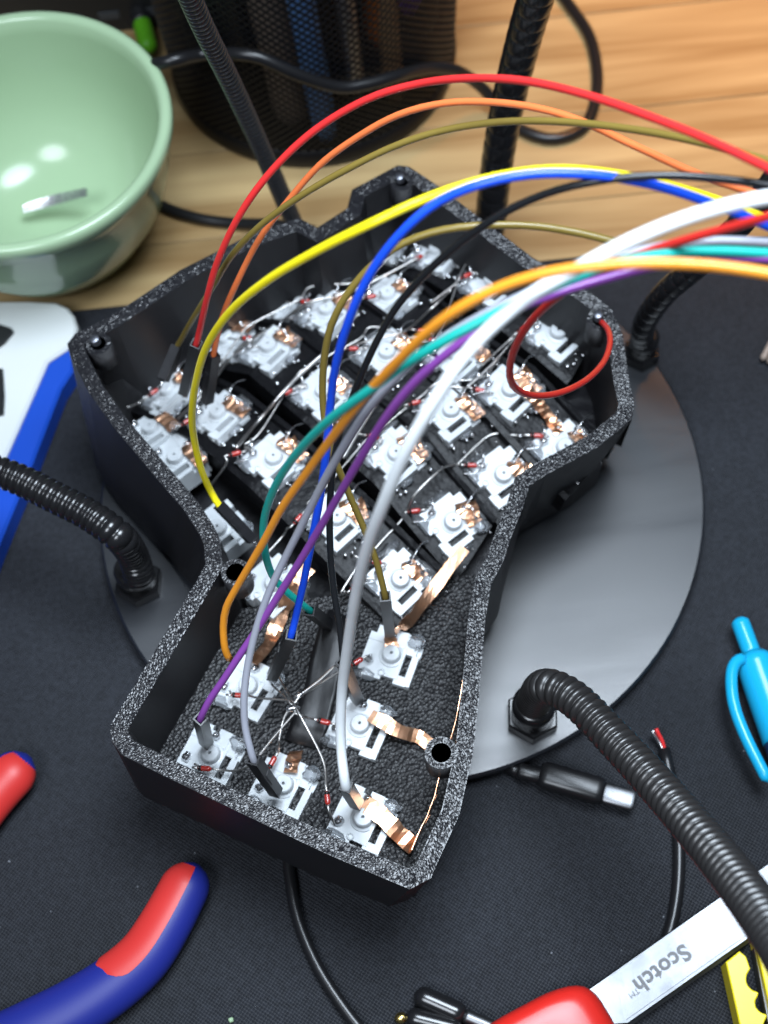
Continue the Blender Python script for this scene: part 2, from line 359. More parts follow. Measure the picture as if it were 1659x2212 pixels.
arm((40, 249), [Vector((40, 249, 12)), dep(1056, 520, 428), dep(1062, 450, 420), dep(1076, 340, 405), dep(1098, 220, 388), dep(1130, 90, 368), dep(1165, -30, 348), dep(1210, -180, 325)],
    4.7, 5.0, 0.10, 'neck_black', 0.2, label='thick segmented arm standing upright behind the case')
arm((-23, 258), [Vector((-23, 258, 12)), dep(637, 500, 432), dep(612, 430, 418), dep(560, 310, 392), dep(500, 180, 362), dep(440, 60, 332), dep(400, -30, 312), dep(350, -140, 290)],
    2.75, 2.0, 0.26, 'neck_shiny', 0.8, label='thin finely ribbed arm leaning to the upper left')

# ------------------------------------------------------------------ keyboard case (upside down, open side up)
case = empty('keyboard_case', (0, 165, 8)); tag(case, 'upturned black 3D printed case of half a split keyboard', 'keyboard case')
ZR = 48.0
RIM = [(238, 1568), (240, 1598), (262, 1630), (338, 1668), (509, 1751), (704, 1844), (885, 1921), (931, 1897), (943, 1868), (992, 1761), (1022, 1627), (1035, 1503),
       (1048, 1340), (1061, 1262), (1087, 1213), (1106, 1155), (1129, 1098), (1144, 1049), (1179, 1026), (1293, 965), (1366, 904), (1371, 873), (1359, 819),
       (1345, 724), (1322, 669), (1277, 632), (1149, 555), (1029, 465), (944, 400), (884, 360), (859, 357), (760, 410), (750, 450), (685, 492), (645, 470),
       (525, 515), (390, 583), (237, 685), (163, 720), (145, 743), (155, 774), (190, 845), (245, 923), (327, 1020), (397, 1102), (430, 1153), (441, 1178),
       (444, 1220), (405, 1288), (314, 1441)]
rim = [at(*p, ZR) for p in RIM]; NR = len(rim)
BOT = {0: (300, 1690, 15), 2: (312, 1722, 15), 6: (842, 1958, 15), 7: (880, 1945, 15), 10: (1000, 1700, 15), 14: (1075, 1330, 15), 17: (1116, 1150, 16), 19: (1265, 1040, 17), 20: (1338, 950, 18),
       22: (1330, 960, 18), 25: (1262, 800, 14), 28: (935, 560, 12), 30: (860, 520, 12), 35: (540, 690, 10), 38: (222, 985, 10), 39: (214, 1010, 10), 41: (224, 1040, 10), 43: (308, 1141, 10), 45: (390, 1238, 11),
       47: (440, 1310, 12), 48: (430, 1370, 14)}
keys_ = sorted(BOT); off = {}
for i in keys_:
    b = at(*BOT[i]); off[i] = (b.x-rim[i].x, b.y-rim[i].y, b.z)
bot = []
for i in range(NR):
    lo = max([k for k in keys_ if k <= i]); hi = min([k for k in keys_ if k >= i], default=None); t = 0
    if hi is None: hi = keys_[0]; t = (i-lo)/(NR-lo)
    elif hi > lo: t = (i-lo)/(hi-lo)
    o = [off[lo][q]*(1-t)+off[hi][q]*t for q in range(3)]; bot.append(Vector((rim[i].x+o[0], rim[i].y+o[1], o[2])))
inn = inset(rim, 4.0)                         # the outline runs counter-clockwise seen from above
flo = [Vector((p.x, p.y, 8)) for p in inset(rim, 5.6)]
def ringfaces(n, r0, r1): return [(r0*n+i, r0*n+(i+1) % n, r1*n+(i+1) % n, r1*n+i) for i in range(n)]
top = [Vector((p.x, p.y, ZR-.01)) for p in rim]
put('wall', (bot+top+[Vector((p.x, p.y, ZR-.01)) for p in inn]+flo, ringfaces(NR, 0, 1)+ringfaces(NR, 2, 3)), 'case_wall', case)
# rim: its own rough printed top face, finely divided
def rimtop():
    V, Fc = [], []; nw = 16; cols = []
    for i in range(NR):
        a0, b0, a1, b1 = rim[i], inn[i], rim[(i+1) % NR], inn[(i+1) % NR]; k = max(1, int((a1-a0).length/0.28))
        for j in range(k): t = j/k; cols.append((a0.lerp(a1, t), b0.lerp(b1, t)))
    for a, b in cols:
        for q in range(nw):
            p = a.lerp(b, q/(nw-1)); h = 0 if q in (0, nw-1) else random.uniform(-.05, .05)*(1+1.2*abs(noise.noise(p*.35)))
            V.append(Vector((p.x, p.y, ZR+h)))
    n = len(cols)
    for i in range(n):
        for q in range(nw-1): Fc.append((i*nw+q, ((i+1) % n)*nw+q, ((i+1) % n)*nw+q+1, i*nw+q+1))
    return V, Fc
put('rim', rimtop(), 'case_rim', case, False)
put('under_plate', ([Vector((p.x, p.y, p.z)) for p in bot], [tuple(range(NR))[::-1]]), 'case_wall', case)
put('floor', (flo, [tuple(range(NR))]), 'case_floor', case)
thumb = [Vector((p.x, p.y, 22.3)) for p in inset(rim, 4.9) if p.y < 148]
put('floor', prism([(p.x, p.y) for p in thumb], 15, 22.3), 'case_floor', case)
def boss(px, py, r, rh, h, screw=False):
    p = at(px, py, ZR); n = 36
    b = put('screw_boss', lathe([(r-.6, -h), (r, -h+1), (r, -.02)], 40, p.x, p.y, p.z), 'case_wall', case, True)
    put('bore', lathe([(rh, -.02), (rh, -h+2), (.1, -h+2)], 40, p.x, p.y, p.z), 'case_wall', b, False)
    V, Fc = [], []; nr, na = max(3, int((r-rh)/.3)), int(2*math.pi*r/.32)
    for q in range(nr+1):
        for k in range(na):
            a = 2*math.pi*k/na; rr = rh+(r-rh)*q/nr; V.append(Vector((p.x+rr*math.cos(a), p.y+rr*math.sin(a), p.z+(.04 if q in (0, nr) else .04+random.uniform(-.06, .06)))))
    for q in range(nr):
        for k in range(na): k2 = (k+1) % na; Fc.append((q*na+k, (q+1)*na+k, (q+1)*na+k2, q*na+k2))
    put('boss_rim', (V, Fc), 'case_rim', b)
    if screw:
        put('screw', sweep([p+Vector((-.4, .3, -9)), p+Vector((-.4, .3, 1.5))], ribbed(1.35, .7, .2), 14) if False else sweep(spline([p+Vector((-.4, .3, -9)), p+Vector((-.4, .3, -3)), p+Vector((-.6, .2, 2.2))], .12), ribbed(1.35, .7, .2), 14), 'screw_steel', b, True)
boss(953, 1626, 3.7, 2.25, 9); boss(509, 1236, 3.5, 2.3, 9); boss(212, 742, 3.4, 2.0, 9, True); boss(1296, 690, 3.4, 2.0, 9, True); boss(868, 392, 3.2, 1.8, 9, True)
for a, b in (((381, 612), (378, 660)), ((276, 672), (274, 720)), ((560, 520), (558, 570)), ((660, 500), (655, 590))):
    p = at(*a, 44); c2 = Vector((0, 172, 0))-p; c2.z = 0; c2.normalize(); p = p + c2*2.2
    put('rib', box(p.x-.9, p.x+.9, p.y-1.2, p.y+1.2, 22, 45), 'case_wall', case)

# ------------------------------------------------------------------ switches
GRID = {'A': [(864, 1253), (978, 1129), (1086, 1027), (1219, 969)], 'B': [(729, 1120), (856, 982), (974, 888), (1102, 844), (1205, 720)],
        'C': [(593, 992), (700, 848), (837, 764), (984, 767), (1063, 609)], 'D': [(474, 895), (583, 752), (709, 672), (840, 640), (946, 542)],
        'E': [(367, 846), (492, 734), (608, 649), (746, 605), (829, 527)]}
ROWZ = {'A': 25, 'B': 29.5, 'C': 30, 'D': 26, 'E': 18}; TILT = {'A': -10, 'B': -3, 'C': 5, 'D': 17, 'E': 30}
def swmeshes():
    g = {}
    xb = [-6.9, -5.4, -2.6, -.8, 2.5, 3.3, 5.0, 5.7, 6.8]; yb = [-6.8, -5.6, -4.4, -2.0, 1.4, 2.6, 4.6, 5.7, 6.8]; HT = {}
    for j in range(8):
        for i in range(8):
            x, y = (xb[i]+xb[i+1])/2, (yb[j]+yb[j+1])/2; h = 0.0
            if y > 2.6 and x < 2.5: h = .22
            if 5 < j and i == 0 or j == 0 and i == 0 or i == 7 and j > 5: h = None
            if i == 7 and j in (4, 5): h = -1.3
            if i == 7 and j < 4: h = .55
            if i == 4 and 1 <= j <= 4: h = .32
            if i == 5 and 2 <= j <= 3: h = -2.6
            if j == 0 and i == 3 or j == 7 and i in (2, 5, 6): h = None
            if j == 7 and i == 4: h = -.5
            if i == 6 and j == 5: h = -.6
            HT[i, j] = h
    V, Fc = [], []
    def quad(*p): n = len(V); V.extend(p); Fc.append((n, n+1, n+2, n+3))
    for (i, j), h in HT.items():
        if h is None: continue
        x0, x1, y0, y1 = xb[i], xb[i+1], yb[j], yb[j+1]; quad((x0, y0, h), (x1, y0, h), (x1, y1, h), (x0, y1, h))
        for di, dj, a, b in ((1, 0, (x1, y0), (x1, y1)), (-1, 0, (x0, y1), (x0, y0)), (0, 1, (x1, y1), (x0, y1)), (0, -1, (x0, y0), (x1, y0))):
            g2 = HT.get((i+di, j+dj)); g2 = -6 if g2 is None else g2
            if g2 < h: quad((*a, g2), (*b, g2), (*b, h), (*a, h))
    g['housing'] = mesh('housing', V, Fc, 'switch_white')
    g['slot_shade'] = mesh('slot_shade', [(3.36, -4.39, -2.55), (4.99, -4.39, -2.55), (4.99, 1.39, -2.55), (3.36, 1.39, -2.55)], [(0, 1, 2, 3)], 'slot_dark')  # dark sheet on the recess floor, its shade put into the colour
    g['pole'] = mesh('pole', *lathe([(3.2, -.05), (3.1, .3), (2.45, .45), (2.2, 1.9), (1.95, 2.2), (.42, 2.2), (.36, 2.0), (.36, .4), (.05, .4)], 28), 'switch_white', False)
    g['peg'] = mesh('peg', *lathe([(.95, -.05), (.95, .35), (.7, .5), (.6, .5), (.5, .1), (.05, .1)], 16, -1.0, -5.0), 'switch_white')
    for i in range(3):
        a = blob((-5.0, -2.9, .5), 1.15, i, (1, 1.1, 1.0), .35, 12); b = sweep(spline([(-5, -2.9, .5), (-4.9, -2.7, 1.8), (-4.4, -2.3, 2.6)], .3), .32, 8)
        g['sol1%d' % i] = mesh('solder_joint', *join(a, b), 'solder', True)
        a = blob((-1.0, 4.6, .9), 1.0, i+5, (1.1, 1, 1.0), .4, 12); b = sweep(spline([(-1, 4.6, .8), (-.7, 4.7, 2.0), (-.8, 4.3, 2.7)], .3), .3, 8)
        g['sol2%d' % i] = mesh('solder_joint', *join(a, b), 'solder', True)
        g['glue%d' % i] = mesh('glue_blob', *join(blob((4.9, 5.2, .5), 2.0, i+9, (1.1, .9, .55), .6, 14)), 'glue', True)
        g['glux%d' % i] = mesh('glue_blob', *join(blob((-4.6, -6.3, -.6), 2.1, i+19, (1.6, .7, .6), .6, 14)), 'glue', True)
    for i in range(4):
        g['smear%d' % i] = mesh('glue_blob', *join(blob((-7.6+i*.3, 3-i*2.2, -1.0), 2.4, i+31, (.7, 1.5, .35), .8, 14), blob((2.5-i, 7.6, -1.0), 1.8, i+41, (1.7, .7, .4), .8, 14), blob((7.4, -3+i*1.8, -1.0), 1.5, i+51, (.6, 1.4, .45), .8, 12)), 'glue', True)
        rr = random.Random(i+5); bits = []
        for q in range(16):
            x_, y_ = rr.uniform(-11, 11), rr.uniform(-8.5, 8.5)
            if abs(x_) < 6.9 and abs(y_) < 6.9: x_ = math.copysign(7.2+2*rr.random(), x_)
            bits.append(blob((x_, y_, -1.1), rr.uniform(.22, .62), q+i*20, (1.3, 1, .7), .5, 8))
        g['bits%d' % i] = mesh('solder_joint', *join(*bits), 'solder', True)
    g['tail'] = mesh('solder_joint', *join(sweep(spline([(-5, -2.9, 1.0), (-6.4, -1.8, 2.6), (-8.2, -.6, 2.2)], .4), .3, 8), sweep(spline([(-1, 4.6, 1.2), (.8, 5.6, 2.8), (2.6, 5.2, 1.2)], .4), .28, 8), blob((2.6, 5.2, .8), .8, 61, (1.2, 1, .9), .5, 10), sweep(spline([(-1, 4.6, 1.0), (-1.8, 7.2, 2.4), (-2.6, 10.0, 1.8), (-2.2, 12.5, .6)], .5), .19, 8), sweep(spline([(-5, -2.9, .9), (-4.2, -5.6, 2.2), (-6.2, -8.6, 1.4)], .5), .18, 8)), 'solder', True)
    return g
SW = swmeshes(); KEYS = []
def switch(P, xd, nrm, label, idx):
    n = Vector(nrm).normalized(); x = Vector(xd); x = (x-n*x.dot(n)).normalized(); yv = n.cross(x)
    o = bpy.data.objects.new('key_switch', None); C.objects.link(o); o.empty_display_size = .005
    mtx = Matrix((x, yv, n)).transposed().to_4x4(); mtx.translation = Vector(P)*S; o.matrix_world = mtx
    tag(o, label, 'key switch', 'key switches wired up inside the case')
    i = idx % 3
    for nm, key in (('housing', 'housing'), ('slot_shade', 'slot_shade'), ('pole', 'pole'), ('peg', 'peg'), ('solder_joint', 'sol1%d' % i), ('solder_joint', 'sol2%d' % ((i+1) % 3)), ('glue_blob', 'glue%d' % i), ('glue_blob', 'glux%d' % ((i+2) % 3))):
        link(nm, SW[key], o)
    if 'column' in label: link('glue_blob', SW['smear%d' % (idx % 4)], o); link('solder_joint', SW['tail'], o); link('solder_joint', SW['bits%d' % (idx*3 % 4)], o)
    KEYS.append((Vector(P), x, yv, n, label)); return o
ORD = ['first', 'second', 'third', 'fourth', 'fifth']
COLN = ['first column, nearest the left wall', 'second column', 'middle column', 'fourth column', 'fifth column, nearest the right wall']
idx = 0; COLS = {}
for r in 'EDCBA':
    for j, p in enumerate(GRID[r]):
        COLS.setdefault(j, []).append((r, at(*p, ROWZ[r])))
for j in sorted(COLS):
    col = COLS[j]
    for k, (r, P) in enumerate(col):
        a = col[max(k-1, 0)][1]; b = col[min(k+1, len(col)-1)][1]; u = (b-a); u.z = 0; u.normalize()
        v = Vector((-u.y, u.x, 0)); n = Matrix.Rotation(math.radians(-TILT[r]), 3, v) @ Vector((0, 0, 1))
        if n.dot(u)*TILT[r] > 0: n = Matrix.Rotation(math.radians(TILT[r]), 3, v) @ Vector((0, 0, 1))
        switch(P, u, n, 'white key switch, %s from the back in the %s of the main field' % (ORD[k], COLN[j].split(',')[0]), idx); idx += 1
        col[k] = (r, P, u, n)
    # the printed strip that carries this column
    secs = []
    e0 = col[0]; e1 = col[-1]
    secs.append((e0[1]-e0[2]*9.5-Vector((0, 0, 5)), e0[3]))
    for r, P, u, n in col: secs.append((P, n))
    secs.append((e1[1]+e1[2]*9.5-Vector((0, 0, 1.0)), e1[3]))
    V, Fc = [], []; prof = [(-10.3, -9), (-10.2, -.1), (-8.6, .2), (-8.2, -1.5), (8.2, -1.5), (8.6, .2), (10.2, -.1), (10.3, -9)]; m_ = len(prof)
    for P, n in secs:
        v = n.cross(e0[2]).normalized()
        for w, h in prof: V.append(P+v*w+n*h)
    for i in range(len(secs)-1):
        for q in range(m_-1): Fc.append((i*m_+q, i*m_+q+1, (i+1)*m_+q+1, (i+1)*m_+q))
    put('key_plate', (V, Fc), 'case_plate', case)
def pdir(p, d, z): return (at(p[0]+d[0]*60, p[1]+d[1]*60, z)-at(*p, z)).normalized()
UP = Vector((0, 0, 1))
for p, d, z, n, lab in (((328, 929), (.62, .78), 20, (-.22, .3, 1), 'white key switch half under the left rim, farthest back along it'), ((382, 990), (.62, .78), 23, (-.2, .1, 1), 'white key switch under the left rim, second along it'),
                        ((473, 1143), (.65, .75), 27, (-.1, 0, 1), 'white key switch tucked below the yellow wire connector'), ((592, 1262), (.74, .67), 26, (0, 0, 1), 'white key switch below the left screw boss, behind the blue wire'),
                        ((785, 1769), (.91, .41), 24, (0, 0, 1), 'white key switch in the front right corner of the case'), ((614, 1697), (.91, .42), 24, (0, 0, 1), 'white key switch at the middle of the front wall'),
                        ((456, 1631), (.91, .42), 24, (0, 0, 1), 'white key switch in the front left corner of the case'), ((778, 1567), (.93, .36), 24, (0, 0, 1), 'white key switch beside the right screw boss with copper tape'),
                        ((846, 1416), (.95, .30), 24, (0, 0, 1), 'white key switch below the long straight copper tape'), ((537, 1484), (.88, .47), 24, (0, 0, 1), 'white key switch behind the front left corner switch')):
    switch(at(*p, z), pdir(p, d, z), n, lab, idx); idx += 1
def zk(px, py):                               # height of the switch faces near a pixel
    best = min(KEYS, key=lambda k: (at(px, py, k[0].z)-k[0]).length); return best[0].z
def near(px, py): return min(KEYS, key=lambda k: (at(px, py, k[0].z)-k[0]).length)

# ------------------------------------------------------------------ copper tape
def tape(pts, width, wd, label, wr=.5, seed=0, step=.7, thick=.12):
    o = put('copper_tape', strip(spline(pts, step*1.5), width, wd, thick, wr, seed, 4), 'copper', None, False)
    return tag(o, label, 'copper tape', 'pieces of copper tape in the case')
tape([at(1004, 1184, 31), at(960, 1240, 30), at(918, 1296, 29), at(885, 1342, 27)], 3.0, (1, .5, 0), 'long flat copper tape strip slanting down the right of the case', .1, 1, 1.2)
tape([at(888, 1338, 27.2), at(868, 1354, 27), at(845, 1376, 26), at(848, 1400, 25.0)], 3.4, (1, .6, 0), 'crumpled orange copper tape end below the long strip', .6, 2, .4)
tape([at(800, 1545, 26.3), at(830, 1562, 26.6), at(862, 1578, 26), at(900, 1592, 24), at(935, 1612, 23)], 3.3, (.2, 1, 0), 'bright copper tape running to the right screw boss', .22, 3, .7)
tape([at(786, 1735, 26), at(815, 1752, 26.3), at(845, 1785, 25.6), at(870, 1810, 24), at(890, 1826, 24.5), at(897, 1818, 30)], 4.2, (.5, 1, 0), 'bent copper tape on the front right corner switch', .2, 4, .7)
tape([at(640, 1622, 23), at(632, 1645, 24.6), at(626, 1668, 25.6)], 3.4, (1, .2, 0), 'short copper tape behind the front middle switch', .5, 5, .4)
tape([at(668, 1225, 29.5), at(640, 1262, 29), at(612, 1316, 26), at(592, 1366, 24), at(572, 1404, 26), at(545, 1432, 27)], 3.6, (1, .3, 0), 'copper tape between the two left hand thumb switches', .4, 6, .6)
tape([at(905, 1805, 34), at(935, 1735, 37), at(958, 1650, 40), at(985, 1560, 43), at(1004, 1450, 44), at(1020, 1320, 45)], 3.5, (0, 0, 1), 'copper tape stuck along the inside of the right wall', .1, 7, 1.5)
tape([at(1012, 545, 21), at(1035, 562, 22), at(1062, 582, 23), at(1085, 600, 22)], 3.2, (1, -1, 0), 'crumpled copper tape in the far back right corner', 1.0, 8, .45)
tape([at(1133, 838, 32), at(1160, 868, 30), at(1185, 900, 27), at(1210, 935, 26)], 3.2, (1, .6, 0), 'crumpled copper tape by the loop of red wire', 1.0, 9, .45)
for q, (P, x, yv, n, lab) in enumerate(list(KEYS)):
    if 'main field' in lab or 'left rim' in lab:
        random.seed(q); a = 3.6+random.random()*1.2; l = 4+3.5*random.random(); x0 = -1.5+2.5*random.random()
        pts = [P+x*(x0-1.5)+yv*(a+.8)+n*.9, P+x*x0+yv*a+n*1.6, P+x*(x0+l*.5)+yv*(a+.3)+n*1.1, P+x*(x0+l)+yv*(a+.2)+n*.7]
        tape(pts, 3.7, yv, 'crumpled copper tape on ' + lab.replace('white ', '').replace(' of the main field', '').replace('key ', '').replace(',', '').replace('in the', 'in'), .38, q+20, .35)

for q, (P, x, yv, n, lab) in enumerate(list(KEYS)):
    if 'column' in lab and q % 3 != 1:
        random.seed(q+90); sx = -2+3*random.random()
        tape([P+x*(sx-1)+yv*7.6-n*.9, P+x*(sx+1)+yv*6.6+n*.5, P+x*(sx+3)+yv*5.2+n*1.0, P+x*(sx+4.5)+yv*4.4+n*.8], 2.8, x*.5-yv, 'small copper scrap at the edge of ' + lab.replace('white ', '').replace(' of the main field', '').replace('key ', '').replace(',', '').replace('in the', 'in'), .45, q+70, .35)

# ------------------------------------------------------------------ black tape on the case floor
ta = put('black_tape', strip([at(745, 1330, 22.9), at(722, 1372, 23.4), at(704, 1430, 22.9), at(692, 1490, 23.1), at(672, 1560, 22.8), at(655, 1610, 22.8)], 8.6, (1, -.25, 0), .15, .5, 3, 9), 'black_tape', None, True)
tag(ta, 'shiny crumpled black tape lying between the thumb switches', 'black tape')

# ------------------------------------------------------------------ diodes and bare wires
def diode(px, py, ang, leads, label, z=None, ln=3.4, r=.68):
    zz = zk(px, py)+2.0 if z is None else z; P = at(px, py, zz)
    d = (at(px+math.cos(ang)*20, py+math.sin(ang)*20, zz)-P).normalized()
    o = put('diode', sweep([P-d*ln/2+d*ln*t/10 for t in range(11)], lambda s, L: r*math.sqrt(max(.12, 1-max(0, 1-min(s, L-s)/r)**2)), 14), 'diode_red', None, True)
    tag(o, label, 'diode', 'red glass diodes')
    put('band', sweep([P-d*ln*.42, P-d*ln*.22], r*1.03, 14), 'diode_band', o, True)
    for k, L in enumerate(leads):
        s = -1 if k == 0 else 1; pts = [P+d*s*(ln/2-.2), P+d*s*(ln/2+1.2)]
        for q in L: pts.append(at(q[0], q[1], q[2] if len(q) > 2 else zk(q[0], q[1])+1.2))
        put('lead', sweep(spline(pts, .5), .30, 8), 'lead', o, True)
    return o
R_ = math.radians
diode(707, 1724, R_(84), [[(697, 1640, 31), (645, 1540, 34), (602, 1463, 30)], [(716, 1765, 27), (722, 1778, 25.5)]], 'upright red diode by the front right corner switch', 28)
diode(700, 1559, R_(14), [[(660, 1549, 32), (636, 1540, 33)], [(727, 1566, 28), (735, 1572, 26)]], 'red diode lying over black tape left of the white wire', 29)
diode(515, 1502, R_(3), [[(500, 1500, 27), (496, 1492, 25.5)], [(560, 1508, 30), (622, 1514, 32), (634, 1528, 33)]], 'red diode crossing behind the grey wire', 28)
diode(442, 1660, R_(5), [[(428, 1655, 26), (420, 1650, 25.4)], [(480, 1664, 27), (515, 1664, 28), (545, 1648, 30), (585, 1600, 31), (640, 1536, 33)]], 'red diode close against the front wall', 27)
diode(588, 1647, R_(-60), [[(585, 1668, 26), (592, 1690, 25.4)], [(603, 1600, 31), (612, 1555, 32), (632, 1518, 33)]], 'red diode hidden beside the grey wire connector', 28)
diode(771, 1430, R_(-30), [[(740, 1447, 29), (690, 1478, 31), (650, 1502, 33), (628, 1532, 33)], [(790, 1420, 27), (800, 1428, 25.4)]], 'red diode left of the thumb switch under the long copper tape', 28)
diode(644, 1121, R_(-48), [[(621, 1141), (611, 1158), (580, 1192)], [(662, 1103), (680, 1100)]], 'red diode between the grey and blue wires')
diode(895, 1104, R_(-8), [[(878, 1108), (859, 1133), (833, 1160), (792, 1206)], [(925, 1098), (942, 1108)]], 'pale red diode right of the thick white wire')
diode(768, 1265, R_(-40), [[(748, 1277), (735, 1282)], [(790, 1250), (815, 1250)]], 'red diode behind the thick white wire')
for p, a, l0, l1, lab in (((331, 848), -35, [(300, 870), (275, 880)], [(350, 838)], 'red diode in the far left corner of the case'), ((513, 772), -25, [(470, 800), (440, 830)], [(545, 750), (560, 750)], 'red diode behind the bend of the yellow wire'),
        ((620, 848), -30, [(602, 858), (560, 905), (512, 968)], [(640, 835), (665, 835)], 'red diode left of the olive wire'), ((508, 980), -15, [(490, 1000), (455, 1050)], [(530, 965), (548, 975)], 'red diode right of the yellow wire bend'),
        ((403, 911), -30, [(380, 930)], [(425, 905)], 'red diode left of the yellow wire bend'), ((643, 689), 0, [(615, 694)], [(665, 690), (672, 680)], 'pink red diode left of the olive wire toward the back'),
        ((761, 753), 0, [(735, 752), (722, 756)], [(780, 753), (795, 752)], 'red diode between the blue and black wires'), ((800, 641), -10, [(770, 650)], [(820, 630)], 'red diode right of the blue wire toward the back'),
        ((902, 558), -30, [(880, 575)], [(925, 545)], 'red diode beneath the black wire at the back'), ((910, 715), 10, [(880, 712)], [(935, 720)], 'red diode above the orange wire'),
        ((782, 535), -35, [(770, 548)], [(800, 525)], 'red diode at the back left of the blue wire'), ((1007, 596), -25, [(985, 612), (930, 655)], [(1025, 590), (1034, 592)], 'red diode in the back right part of the case'),
        ((1129, 711), -35, [(1100, 735), (1040, 790)], [(1150, 695), (1160, 700)], 'red diode beside the red wire loop'), ((1034, 842), 12, [(1000, 838), (960, 832)], [(1055, 850), (1066, 848)], 'red diode left of the red wire loop'),
        ((1160, 941), 3, [(1110, 940), (1065, 938), (1030, 962), (988, 1004)], [(1172, 942), (1180, 938)], 'red diode near the right corner of the case'), ((896, 870), -15, [(880, 878)], [(915, 862)], 'red diode under the thick white wire'),
        ((1017, 1005), 3, [(990, 1005), (956, 1012), (898, 1066), (878, 1104)], [(1035, 1005), (1050, 1012)], 'red diode left of the switch at the right notch')):
    diode(*p, R_(a), [l0, l1], lab)
DP = []
for o_ in list(C.objects):
    if o_.name.split('.')[0] == 'diode': DP.append(Vector(o_.location)/S)
for P, x, yv, n, lab in list(KEYS):
    if 'column' in lab and min((d-P).length for d in DP) > 10.5:
        a = P-x*7.4-yv*1.6+n*1.8; d = (x*.75+yv*.5).normalized()
        o = put('diode', sweep([a-d*1.7+d*3.4*t/10 for t in range(11)], lambda s, L: .68*math.sqrt(max(.12, 1-max(0, 1-min(s, L-s)/.68)**2)), 14), 'diode_red', None, True)
        tag(o, 'red diode beside the ' + lab.replace('white key ', '').replace(' of the main field', '').replace(',', ''), 'diode', 'red glass diodes')
        put('band', sweep([a-d*1.45, a-d*.75], .70, 14), 'diode_band', o, True)
        put('lead', sweep(spline([a-d*1.7, a-d*3.2-n*.2, a-d*5-x*.8], .5), .3, 8), 'lead', o, True); put('lead', sweep(spline([a+d*1.7, a+d*2.8+n*.3, P-x*5-yv*2.9+n*.8], .5), .3, 8), 'lead', o, True)
for k_, r in enumerate('DCB'):
    pts = []
    for j in sorted(COLS):
        for q in COLS[j]:
            if q[0] == r:
                v_ = q[3].cross(q[2]).normalized(); pts += [q[1]-q[2]*8.3-v_*3+q[3]*1.0, q[1]-q[2]*8.3+v_*3+q[3]*1.0]
    o = put('bare_wire', sweep(spline(pts, .8), .24, 8), 'lead', None, True); tag(o, 'bare wire linking the %s row of switches across the case' % ['second', 'middle', 'fourth'][k_], 'bare wire', 'bare tinned wires soldered across the case')
def bare(pts, label, r=.32):
    o = put('bare_wire', sweep(spline([at(p[0], p[1], p[2] if len(p) > 2 else zk(p[0], p[1])+3.0) for p in pts], .8), r, 8), 'lead', None, True); return tag(o, label, 'bare wire', 'bare tinned wires soldered across the case')
bare([(510, 968), (560, 908), (600, 860), (648, 809), (696, 766)], 'bare wire running diagonally between the yellow and olive wires', .5)
bare([(385, 905), (440, 850), (500, 770), (540, 735), (605, 696), (665, 655), (722, 641)], 'bare wire crossing the back left switches', .5)
bare([(722, 756), (800, 735), (876, 714), (930, 668), (975, 625)], 'bare wire passing under the black wire')
bare([(722, 641), (800, 610), (850, 585), (905, 556)], 'bare wire crossing the farthest back switches')
bare([(741, 989, 36), (775, 930, 36), (809, 877, 36)], 'short straight bare wire right of the black wire', .5)
bare([(1008, 838), (1060, 790), (1100, 745)], 'bare wire passing left of the red wire loop')
bare([(736, 1281), (765, 1235), (793, 1206)], 'bare wire left of the thick white wire')
bare([(650, 1500, 33), (690, 1470, 32), (725, 1438, 31)], 'short bare wire end lying beside the thumb switch diode')
bare([(586, 1478, 31), (606, 1497, 32), (623, 1514, 33), (633, 1528, 33)], 'thin bare wire below the blue wire connector', .26)
sj = put('solder_lump', join(blob(at(633, 1530, 33), 1.1, 3, (1.6, .8, .8), .4, 12), blob(at(646, 1502, 33), .7, 4, (1.5, .9, .8), .4, 12)), 'solder', None, True); tag(sj, 'lump of solder where the bare wires cross', 'solder')

# ------------------------------------------------------------------ insulated wires with their connectors
def housing(p0, p1, w=2.55, name='connector', parent=None):
    """hollow connector shell from its wire end p0 to its tip p1"""
    d = (p1-p0); L = d.length; d.normalize(); u = (Vector((0, 0, 1))-d*d.z)
    u = u.normalized() if u.length > .05 else Vector((1, 0, 0)); v = d.cross(u); m = Matrix((v, u, d)).transposed().to_4x4(); m.translation = p0
    a, b = w/2, w/2-.35
    V = [(-a, -a, 0), (a, -a, 0), (a, a, 0), (-a, a, 0), (-a, -a, L-.3), (a, -a, L-.3), (a, a, L-.3), (-a, a, L-.3), (-a+.3, -a+.3, L), (a-.3, -a+.3, L), (a-.3, a-.3, L), (-a+.3, a-.3, L),
         (-b, -b, 0), (b, -b, 0), (b, b, 0), (-b, b, 0), (-b, -b, 3), (b, -b, 3), (b, b, 3), (-b, b, 3)]
    Fc = []
    for q in range(4):
        r = (q+1) % 4; Fc += [(q, r, 4+r, 4+q), (4+q, 4+r, 8+r, 8+q), (q, 12+q, 12+r, r), (12+q, 16+q, 16+r, 12+r)]
    Fc += [(8, 9, 10, 11), (19, 18, 17, 16)]
    o = put(name, xf((V, Fc), m), 'connector', parent)
    put('latch', xf(box(-.75, .75, a-.02, a+.16, L*.35, L*.62), m), 'connector', o)
    put('pin', sweep([p1-d*.5, p1+d*2.6], .32, 8), 'solder', o, True)
    return o
